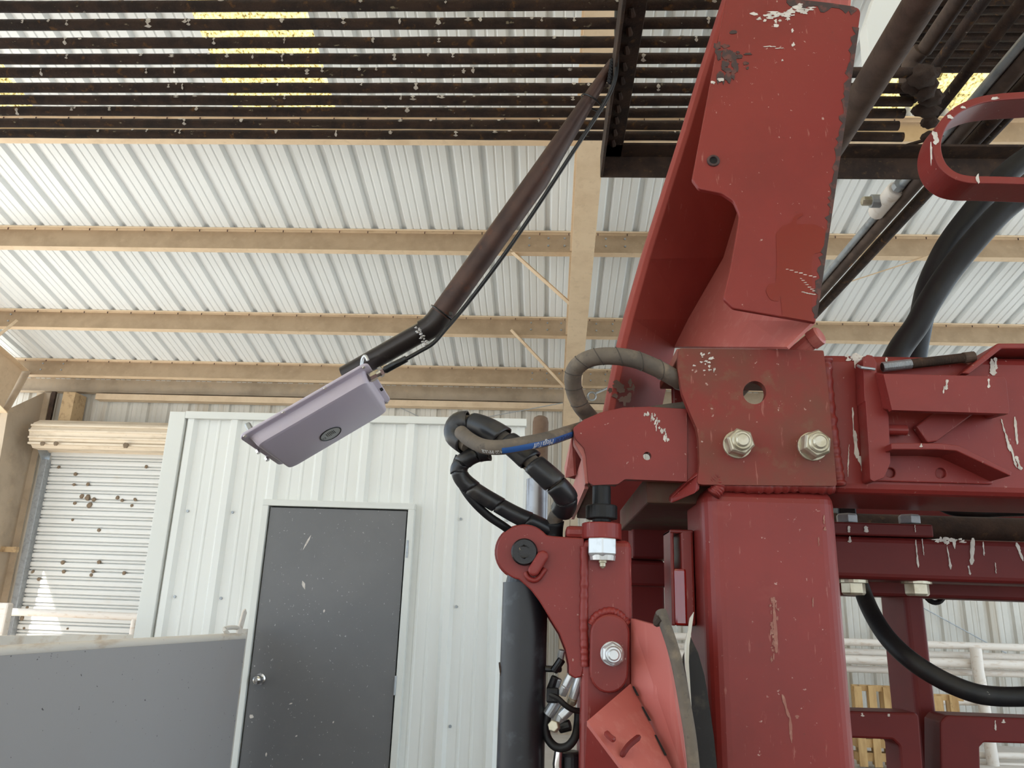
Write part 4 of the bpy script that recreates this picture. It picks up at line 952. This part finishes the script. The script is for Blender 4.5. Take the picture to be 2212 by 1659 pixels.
# ragged bare edge along the outer rim
def ragged(mb, pts, wlo, whi, Y, step=7):
    outer = []; inner = []
    for (ax,ay),(bx_,by) in zip(pts, pts[1:]):
        L_ = math.hypot(bx_-ax, by-ay); n = max(2,int(L_/step)); nx, ny = (by-ay)/L_, -(bx_-ax)/L_
        for k in range(n):
            t = k/n; w = random.uniform(wlo,whi); x, y = ax+(bx_-ax)*t, ay+(by-ay)*t
            outer.append((x,y)); inner.append((x-nx*w,y-ny*w))
    for k in range(len(outer)-1):
        mb.prism([P(*outer[k],Y),P(*outer[k+1],Y),P(*inner[k+1],Y),P(*inner[k],Y)], Vector((0,.0006,0)))
ragged(ec, [(1764,695),(1790,515),(1814,350),(1832,225),(1856,60)][::-1], 5, 17, 1.0694)
ragged(ec, [(1858,30),(1845,14),(1790,6),(1700,-4)], 6, 24, 1.0694) if False else ragged(ec, [(1700,-4),(1790,6),(1845,14),(1858,30)][::1], 6, 22, 1.0694)
for k in range(26):
    cx, cy = random.gauss(1568,14), random.gauss(120,22); blot(ec, max(1548,cx), cy, random.uniform(2,9), random.uniform(3,12), 1.0694)
for k in range(9): blot(ec, random.uniform(1585,1620), random.uniform(112,150), random.uniform(2,9), random.uniform(1.5,5), 1.0694)
ec.build('chipped_edge', M['chip'], wg)['kind'] = 'stuff'
sm_ = MB()
for k in range(34):
    t = random.random(); blot(sm_, 1665+t*85+random.gauss(0,8), 40-t*22+random.gauss(0,7), random.uniform(2,10), random.uniform(1.5,5), 1.0694, rough=.5)
for (x,y,w,h) in ((1712,66,3,5),(1714,96,3,4),(1556,172,6,4),(1540,178,4,3),(1690,130,2,2),(1630,30,8,3),(1640,40,5,3)): blot(sm_, x, y, w, h, 1.0694, rough=.5)
for (x0,y0,x1,y1) in ((1700,580,1760,598),(1735,632,1758,636),(1655,100,1690,104),(1730,600,1758,628)):
    for k in range(7):
        t = k/6; blot(sm_, x0+(x1-x0)*t, y0+(y1-y0)*t+random.uniform(-2,2), random.uniform(2,6), .9, 1.0692, n=6)
sm_.build('lime_smear', M['drop'], wg)['kind'] = 'stuff'
# hinge at the foot of the panel
hp = P(1742,738,1.16); MB().cyl(hp+Vector((-.03,.01,-.03)), hp+Vector((.008,-.02,.0)), .013, 16).build('hinge_barrel', M['red_pink'], wg, smooth=False, bevel=.002)
MB().tube([hp+Vector((.002,-.015,-.004)), hp+Vector((.012,-.024,.002)), hp+Vector((.014,-.026,.003))], [.0155,.0155,.012], 18).build('hinge_cap', M['red_pink'], wg)
# scuffed bare patch low on the fold
sc2 = MB()
for k in range(16): blot(sc2, random.gauss(1340,12), random.gauss(848,14), random.uniform(3,10), random.uniform(3,9), 1.238)
sc2.build('scuff', M['arm'], wg)['kind'] = 'stuff'
# ------------------------------------------------------------------ red loop handle
lp = thing('loop_handle', 'red flat bar bent into a long rounded loop above the black hoses', 'handle', P(2110,390,1.03))
pts = [(2480,262),(2452,224),(2400,202),(2330,199),(2212,205),(2150,210),(2110,218),(2070,236),(2040,265),(2026,300),(2026,330),(2038,358),(2062,378),(2095,387),(2140,388),(2212,390),(2330,394),(2420,390),(2470,362),(2492,318),(2480,262)]
path = smooth_path([P(x,y,1.03) for x,y in pts], 6)
t_, dpt = .0062, .052
vs = []; fs = []; n = len(path)
for i, p in enumerate(path):
    tg = (path[min(i+1,n-1)]-path[max(i-1,0)]).normalized(); nn = Vector((tg.z,0,-tg.x)).normalized()
    for s, y in ((-1,0),(1,0),(1,dpt),(-1,dpt)): vs.append(p+nn*t_*s+Vector((0,y,0)))
for i in range(n-1):
    for k in range(4): fs.append((i*4+k,(i+1)*4+k,(i+1)*4+(k+1)%4,i*4+(k+1)%4))
fs += [(0,1,2,3),((n-1)*4+3,(n-1)*4+2,(n-1)*4+1,(n-1)*4)]
obj('flat_bar', mesh(vs, fs), M['red'], lp, bevel=.0015)
d_ = MB()
for (x,y,w,h) in ((2019,292,5,10),(2023,304,6,7),(2012,330,2,22),(2112,386,4,10),(2052,252,7,4),(2150,212,9,3),(2080,232,6,3)): blot(d_, x, y, w, h, 1.0292, rough=.45)
d_.build('bird_lime', M['drop'], lp)['kind'] = 'stuff'
# ------------------------------------------------------------------ hydraulic cylinder and the capped post
hc2 = thing('hydraulic_cylinder', 'black hydraulic cylinder standing upright under the red clevis', 'cylinder', (pn.x,YF+.06,0))
cx_ = P(1134,1300,YF+.06).x
MB().cyl((cx_,YF+.06,.25),(cx_,YF+.06,P(1134,1258,YF+.03).z),.0345,32).build('barrel', M['cyl_black'], hc2, smooth=True, angle=50)
MB().tube([Vector((cx_,YF+.06,P(1134,1262,YF+.03).z)),Vector((cx_,YF+.06,P(1134,1235,YF+.03).z))],[.031,.027],28).build('end_cap', M['cyl_black'], hc2)
MB().box((cx_-.022,YF+.025,pn.z-.03),(cx_+.022,YF+.095,pn.z+.02)).build('rod_eye', M['cyl_black'], hc2, bevel=.006)
MB().cyl(P(1086,1448,YF+.06), P(1080,1449,YF+.06), .012, 12).build('port_plug', M['rust_frame'], hc2)
pp = thing('guide_post', 'rusty brown capped post with a worn chrome lower sleeve behind the hoses', 'post', (P(1167,1000,1.75).x,1.75,0))
bxp = P(1167,950,1.75)
MB().tube([Vector((bxp.x,1.75,z)) for z in (P(1167,1100,1.75).z,P(1167,912,1.75).z,P(1167,903,1.75).z,P(1167,899,1.75).z)],[.0185,.0185,.016,.009],22).build('capped_tube', M['brown_post'], pp, smooth=True, angle=60)
MB().cyl((bxp.x-.004,1.75,0),(bxp.x-.004,1.75,P(1160,1036,1.75).z),.0255,24).build('chrome_sleeve', M['cyl_rod'], pp, smooth=True, angle=60)
# ------------------------------------------------------------------ hoses
def path3(pts, n=8): return smooth_path([P(*p) for p in pts], n)
def hose(name, label, pts, r_px, m, cat='hose', group=None, n=8, r=None, seg=16, smooth=True):
    path = path3(pts, n); mid = path[len(path)//2]; rr = r or rpx(r_px, mid)
    o = MB().tube(path, rr, seg).build(name, m, None, smooth=smooth); tag(o, label, cat, group); return o, path, rr
def sub(path, a, b, k=20):
    n = len(path)-1; out = []
    for i in range(k+1):
        t = (a+(b-a)*i/k)*n; j = min(int(t), n-1); out.append(path[j].lerp(path[j+1], t-j))
    return out
def wraps(o, path, rr, spans, m, name='sleeve', grow=1.28, parent=None, tilt=.35):
    for (a, b) in spans:
        s_ = sub(path, a, b, 14); t0 = (s_[1]-s_[0]).normalized()
        vs, fs = tube_geo(s_, [rr*grow*(1+.10*i/14) for i in range(15)], 18, False)
        for j in range(15):
            tg = (s_[min(j+1,14)]-s_[max(j-1,0)]).normalized()
            if j in (0,14):
                for k in range(18): vs[j*18+k] = vs[j*18+k]+tg*rr*tilt*math.cos(2*math.pi*k/18+(0 if j else .8))
        obj(name, mesh(vs, fs), m, o, smooth=True, solid=.0022)
# loop hose over the bracket
o, pth, rr = hose('hydraulic_hose', 'thick dusty black hose looping above the bracket in front of the tall red panel',
    [(1500,842,1.20),(1466,822,1.16),(1420,796,1.14),(1370,776,1.13),(1316,769,1.13),(1270,776,1.14),(1241,800,1.16),(1239,838,1.19),(1254,876,1.22),(1278,905,1.26),(1300,935,1.30)], 19, M['rubber_dust'])
for k in range(9):      # spiral seams of the wrap
    a = .10+k*.085; c = sub(pth, a, a+.012, 2); tg = (c[2]-c[0]).normalized()
    ring = torus_on(c[1], tg, rr*1.01, 0, 20); ring = [q+tg*rr*.5*math.cos(2*math.pi*i/20) for i,q in enumerate(ring)]
    MB().tube(ring, (.0008), 5, False).build('wrap_seam', M['seam'], o, smooth=True)
# hose with the blue lettered stripe
hpts = [(1500,876,1.26),(1478,881,1.25),(1420,889,1.25),(1330,905,1.25),(1246,928,1.20),(1190,946,1.10),(1140,957,1.055),(1085,966,1.045),(1045,964,1.055),(1015,950,1.08),(996,934,1.11)]
o2, pth2, rr2 = hose('hydraulic_hose', 'dusty hose with a blue lettered stripe entering the wrapped bundle', hpts, 15.5, M['rubber_dust'], n=14)
cam0 = Vector((0,0,EYE))
def on_hose(path, rr, s, ang, lift=1.012):
    n = len(path)-1; t = max(0, min(1, s))*n; j = min(int(t), n-1); p = path[j].lerp(path[j+1], t-j)
    a_, b_ = path[max(j-2,0)], path[min(j+3,n)]; tg = (b_-a_).normalized()
    c = (cam0-p); c = (c-tg*c.dot(tg)).normalized(); d = tg.cross(c)
    if d.z > 0: d = -d          # d points downwards
    return p+(c*math.cos(ang)+d*math.sin(ang))*rr*lift
def stripe(path, rr, s0, s1, a0, a1, m, name, parent, lift=1.01, n=40):
    vs = []; fs = []
    for i in range(n+1):
        s = s0+(s1-s0)*i/n
        for k in range(5): vs.append(on_hose(path, rr, s, a0+(a1-a0)*k/4, lift))
    for i in range(n):
        for k in range(4): fs.append((i*5+k,i*5+k+1,(i+1)*5+k+1,(i+1)*5+k))
    return obj(name, mesh(vs, fs), m, parent, smooth=True)
stripe(pth2, rr2, .36, .70, .10, .98, M['blue'], 'blue_stripe', o2)
stripe(pth2, rr2, .05, .115, .35, .95, M['blue'], 'blue_stripe', o2)
L2 = sum((pth2[i+1]-pth2[i]).length for i in range(len(pth2)-1))
def hose_text(txt, size, s_start, ang0, m, parent, flip=True):
    me = text_mesh(txt, size)
    bm = bmesh.new(); bm.from_mesh(me); bmesh.ops.triangulate(bm, faces=bm.faces[:])
    for _ in range(3):
        ed = [e for e in bm.edges if e.calc_length() > size*.14]
        if ed: bmesh.ops.subdivide_edges(bm, edges=ed, cuts=1); bmesh.ops.triangulate(bm, faces=bm.faces[:])
    bm.to_mesh(me); bm.free()
    xs = [v.co.x for v in me.vertices]; w = max(xs)
    for v in me.vertices:
        # the print reads upside down, running from the bracket end towards the bundle
        v.co = on_hose(pth2, rr2, s_start+v.co.x/L2, ang0+(v.co.y)/rr2*1.0, 1.035)
    # upside-down run: mirror-free because both axes are reversed
    return obj('lettering', me, m, parent)
hose_text('MegaTuff', .0118, .515, .22, M['white_ink'], o2)
hose_text('MAX-IMPULSE', .0095, .40, .30, M['black_ink'], o2)
hose_text('4/20 IMPULSE', .0080, .70, .42, M['white_ink'], o2)
# wrapped bundle: big elbow at the upper end, down to the clevis
b1 = [(1010,962,1.14),(984,940,1.15),(990,916,1.15),(1018,914,1.145),(1060,930,1.13),(1110,964,1.12),(1160,1008,1.115),(1200,1046,1.12),(1222,1076,1.14),(1216,1100,1.17),(1200,1118,1.19),(1194,1150,1.2),(1194,1175,1.2)]
o3, pth3, rr3 = hose('wrapped_hose', 'thick hose bundle in black spiral sleeves, curving from the upper elbow down to the clevis', b1, 17, M['rubber_dust'], n=10)
wraps(o3, pth3, rr3, [(.02,.235),(.255,.375),(.395,.475),(.49,.575),(.585,.66),(.665,.76)], M['sleeve'], grow=1.36)
wraps(o3, pth3, rr3, [(.86,1.0)], M['rubber'], grow=1.22)
b1b = [(1008,930,1.16),(1048,940,1.15),(1098,972,1.14),(1150,1018,1.135),(1196,1056,1.15)]
tag(MB().tube(path3(b1b,8), rpx(9,P(1098,972,1.14)), 12).build('hydraulic_hose', M['rubber_dust'], None, smooth=True), 'slim dusty hose running inside the black spiral sleeves', 'hose')
b2 = [(1055,978,1.15),(1035,980,1.15),(1008,992,1.15),(992,1012,1.155),(1000,1036,1.16),(1030,1062,1.165),(1078,1092,1.175),(1122,1116,1.18),(1160,1132,1.19),(1190,1150,1.20)]
o4, pth4, rr4 = hose('wrapped_hose', 'lower hose in overlapping black sleeves, hanging in a loop left of the clevis', b2, 14, M['rubber'], n=8)
wraps(o4, pth4, rr4, [(.01,.13),(.14,.26),(.27,.36),(.37,.52),(.53,.66),(.67,.82),(.83,.98)], M['sleeve'], grow=1.16, tilt=.55)
b3 = [(992,985,1.17),(985,1010,1.17),(996,1044,1.17),(1018,1078,1.17),(1052,1112,1.18),(1090,1138,1.19),(1120,1160,1.21)]
hose('hydraulic_hose', 'thin plain black hose hanging lowest beside the sleeved loop', b3, 9, M['rubber'])
# twin black hoses by the loop handle
h5 = [(2720,60,1.36),(2500,235,1.36),(2360,320,1.36),(2290,368,1.36),(2225,410,1.36),(2170,451,1.37),(2121,502,1.38),(2054,582,1.40),(2007,653,1.41),(1980,703,1.42),(1944,754,1.43),(1915,812,1.43)]
hose('hydraulic_hose', 'thick black hose falling from the red loop to the crossbeam, nearer of the twin hoses', h5, 25, M['rubber'])
h6 = [(2700,0,1.46),(2480,170,1.46),(2330,270,1.46),(2255,318,1.46),(2190,362,1.46),(2127,427,1.47),(2093,468,1.48),(2058,514,1.49),(2032,558,1.50),(2005,620,1.51),(1992,680,1.51),(1980,740,1.51),(1970,800,1.51)]
hose('hydraulic_hose', 'thick black hose behind its twin, partly hidden below the red loop', h6, 24, M['rubber'])
h7 = [(1836,1195,1.47),(1858,1262,1.46),(1880,1318,1.40),(1915,1375,1.34),(1965,1424,1.30),(2030,1466,1.28),(2095,1494,1.27),(2150,1504,1.27),(2230,1504,1.27),(2330,1496,1.27),(2480,1478,1.27),(2680,1440,1.27)]
hose('hydraulic_hose', 'black hose sagging below the lower rail with a scuffed white patch', h7, 20.5, M['rubber'])
h8 = [(2026,1090,1.75),(2060,1104,1.74),(2110,1108,1.73),(2170,1105,1.73),(2260,1104,1.73),(2620,1106,1.73)]
hose('hydraulic_hose', 'black hose lying on the rear beam under the crossbeam', h8, 11, M['rubber'])
pz = MB()
for (x,y,w,h) in ((2062,1458,10,10),(2050,1450,7,10),(2076,1466,10,7),(2122,1484,6,4)): blot(pz, x, y, w, h, 1.252, rough=.3)
# belt edge and torn strip beside the post
o5, pth5, rr5 = hose('belt_edge', 'dusty grey rounded belt edge running down beside the red post', [(1428,1322,1.06),(1437,1350,1.05),(1452,1395,1.045),(1466,1450,1.04),(1480,1525,1.035),(1492,1600,1.03),(1502,1700,1.03)], 13, M['rubber_dust'], cat='belt')
MB().prism([P(1490,1372,1.12),P(1508,1410,1.12),P(1522,1460,1.12),P(1532,1520,1.12),P(1542,1590,1.12),P(1549,1659,1.12),P(1556,1740,1.12),P(1480,1740,1.12),P(1476,1420,1.12)], Vector((0,.006,0))).build('belt_flap_shade', M['flap'], o5)  # black flap, widened to stand in for the shadow on the post
tag(MB().prism([P(1499,1322,1.06),P(1490,1336,1.06),P(1486,1362,1.06),P(1478,1395,1.055),P(1480,1440,1.055),P(1488,1490,1.055),P(1494,1530,1.055),P(1488,1430,1.055),P(1489,1395,1.058),P(1494,1360,1.06)], Vector((.0,.003,0))).build('torn_strip', M['leather'], None), 'torn white strip sticking up between belt edge and red post', 'strip')
MB().tube(path3([(1424,1330,1.06),(1420,1345,1.055),(1428,1336,1.05)],4), .006, 8).build('frayed_end', M['rust_frame'], o5)
# ------------------------------------------------------------------ hydraulic fittings beside the clevis
vf = thing('hydraulic_fittings', 'cluster of zinc hydraulic fittings and black valve between the cylinder and red tube', 'fittings', P(1220,1620,1.2))
YV = 1.20
def fit(a, b, r_px, m, name='fitting', n=14, dy=0):
    A, B = P(a[0],a[1],YV+dy), P(b[0],b[1],YV+dy-.004); o = MB().cyl(A,B,rpx(r_px,A),n).build(name, m, vf, bevel=.0012); return o
fit((1184,1544),(1204,1512),13,M['galv'],'coupling',16)
fit((1208,1560),(1216,1542),11,M['zinc_white'],'hex_fitting',6); fit((1212,1548),(1232,1528),13,M['zinc_white'],'hex_fitting',6,dy=-.005)
fit((1234,1520),(1238,1508),11,M['zinc'],'hex_fitting',6); fit((1236,1512),(1252,1462),10,M['zinc_white'],'ferrule',16)
fit((1214,1500),(1222,1482),11,M['zinc_white'],'hex_fitting',6); fit((1220,1486),(1234,1458),10,M['zinc_white'],'hex_fitting',6)
fit((1196,1450),(1214,1424),9,M['pin'],'tee',12); fit((1210,1424),(1214,1404),8,M['zinc_white'],'cap_nut',6)
fit((1188,1492),(1200,1462),9,M['pin'],'tee',12); fit((1202,1484),(1208,1466),7,M['galv'],'hex_fitting',6)
c = P(1199,1569,YV-.02); MB().add(*hexnut_geo(c,(-.2,-1,.15),rpx(13,c),.016)).build('cap_nut', M['zinc'], vf, bevel=.001)
fit((1208,1572),(1232,1566),12,M['pin'],'elbow',14)
MB().tube(path3([(1186,1500,YV-.02),(1204,1508,YV-.025),(1222,1524,YV-.025),(1240,1534,YV-.02),(1262,1536,YV-.01)],5), .0042, 8).build('clamp_band', M['rubber'], vf, smooth=True)
MB().box(P(1186,1512,YV-.02)-Vector((.004,.004,.004)), P(1202,1492,YV-.02)+Vector((.004,.004,.004))).build('clamp_block', M['rubber'], vf, bevel=.003)
MB().box(P(1176,1452,YV)-Vector((.006,.0,.0)), P(1214,1440,YV)+Vector((.0,.02,.0))).build('clamp_arm', M['pin'], vf, bevel=.003)
MB().tube(path3([(1184,1542,YV),(1179,1570,YV),(1184,1596,YV),(1202,1614,YV-.005),(1226,1612,YV-.01),(1243,1590,YV-.01),(1248,1560,YV),(1249,1535,YV)],6), rpx(9,P(1210,1600,YV)), 14).build('jumper_hose', M['rubber'], vf, smooth=True)
MB().cyl(P(1232,1720,YV+.02), P(1232,1622,YV+.02), rpx(27,P(1232,1650,YV)), 24).build('valve_body', M['cyl_black'], vf, bevel=.006)
MB().tube([P(1206,1690,YV),P(1204,1650,YV),P(1207,1620,YV)],[.006,.007,.006],14).build('chrome_spool', M['chrome'], vf, smooth=True)
# ------------------------------------------------------------------ bird lime on the chute
bd = MB()
def run(x, y, l, w, Y, lean=0, n=12):
    Y = Y-random.uniform(0,.0005); pl_, pr2 = [], []; wv = random.uniform(.5,1)
    for i in range(n+1):
        t = i/n; wv = max(.3, min(1.15, wv+random.uniform(-.28,.28))); end = min(1, 4*t+.45, (1-t)*4+.25)
        ww = w*wv*end*(1.15 if t > .82 else .85); dx = lean*t+random.uniform(-.5,.5)
        pl_.append((x+dx-ww, y+l*t)); pr2.append((x+dx+ww, y+l*t))
    bd.prism([P(a_,b_,Y) for a_,b_ in pl_+pr2[::-1]], Vector((0,.0008,0)))
for (x,y,l,w,Y,le) in ((2046,820,22,5,YF-.0525,-2),(2040,834,16,3,YF-.0525,-2),(2136,818,20,4,YF-.0525,0),(2142,775,36,8,YF+.009,4),(2150,772,26,6,YF+.009,2),(1848,768,30,5,YF+.009,4),(1915,772,14,4,YF+.009,0),
    (1842,880,60,3,YF+.009,2),(1846,930,60,5,YF+.009,6),(1856,985,44,6,YF+.009,16),(1834,960,50,1.5,YF+.009,-2),(1832,990,40,1.5,YF+.009,0),(2163,905,30,3,YF+.009,8),(2172,935,40,3,YF+.009,10),(2182,960,50,4,YF+.009,14),(2192,900,60,3,YF+.009,6),(2195,985,30,7,YF+.009,10),
    (1990,958,8,4,YF-.046,0),(2102,1162,58,5,YR-.001,-3),(2104,1170,40,3,YR-.001,-4),(1978,1166,60,2.5,YR-.001,6),(1992,1164,36,2.5,YR-.001,4),(2046,1180,50,3,YR-.001,8),(2060,1166,20,4,YR-.001,3),(2124,1170,30,2.5,YR-.001,2),(2196,1172,40,5,YR-.001,14),(1836,1158,14,4,YR-.001,0),(1870,1136,14,6,YR-.006,2),(1976,1134,16,3,YR-.006,2),(1834,1136,14,3,YR-.006,0),(2092,1222,20,3,YR-.001,4),(2150,1215,24,2,YR-.001,2),
    (2150,1556,22,2.5,Y2-.0905,1),(2168,1554,8,6,Y2-.0905,0),(1862,1540,8,5,Y2-.0905,2),(1920,1542,6,5,Y2-.0905,0)):
    run(x,y,l,w,Y,le)
for k in range(26): blot(bd, 2020+random.uniform(0,62), 1163+abs(random.gauss(0,5)), random.uniform(2,7), random.uniform(1,3.5), YR-.0012, rough=.5)
for k in range(30):
    t = random.random(); blot(bd, 1392+t*52+random.gauss(0,3), 893+t*t*62+random.gauss(0,4), random.uniform(.8,3), random.uniform(1.5,6), YB-.0007, rough=.6)
for k in range(20): blot(bd, random.gauss(1530,12), random.gauss(785,10), random.uniform(1,4), random.uniform(1,3), YF-.0168, rough=.6)
for k in range(24): blot(bd, random.uniform(1830,1860), 764+random.uniform(0,16), random.uniform(2,6), random.uniform(1,4), YF+.0092, rough=.5)
bd.build('bird_lime', M['drop'], ch)['kind'] = 'stuff'
bd = MB()
for (x,y,l,w,Y,le) in ((1670,1290,24,3,YF-.0005,2),(1672,1310,100,4,YF-.0005,6),(1690,1500,50,3.5,YF-.0005,14),(1706,1545,60,3.5,YF-.0005,4),(1722,1545,8,5,YF-.0005,0),(1780,1112,20,3,YF-.0005,0),(1782,1138,8,3,YF-.0005,0),(1768,1160,20,1.4,YF-.0005,1),(1756,1290,22,1.5,YF-.0005,0)):
    run(x,y,l,w,Y,le)
for k in range(40): blot(bd, 1672+random.gauss(0,4), random.uniform(1290,1430), random.uniform(1,3), random.uniform(2,6), YF-.0006, rough=.5)
bd.build('dry_stain', M['stain'], ch)['kind'] = 'stuff'
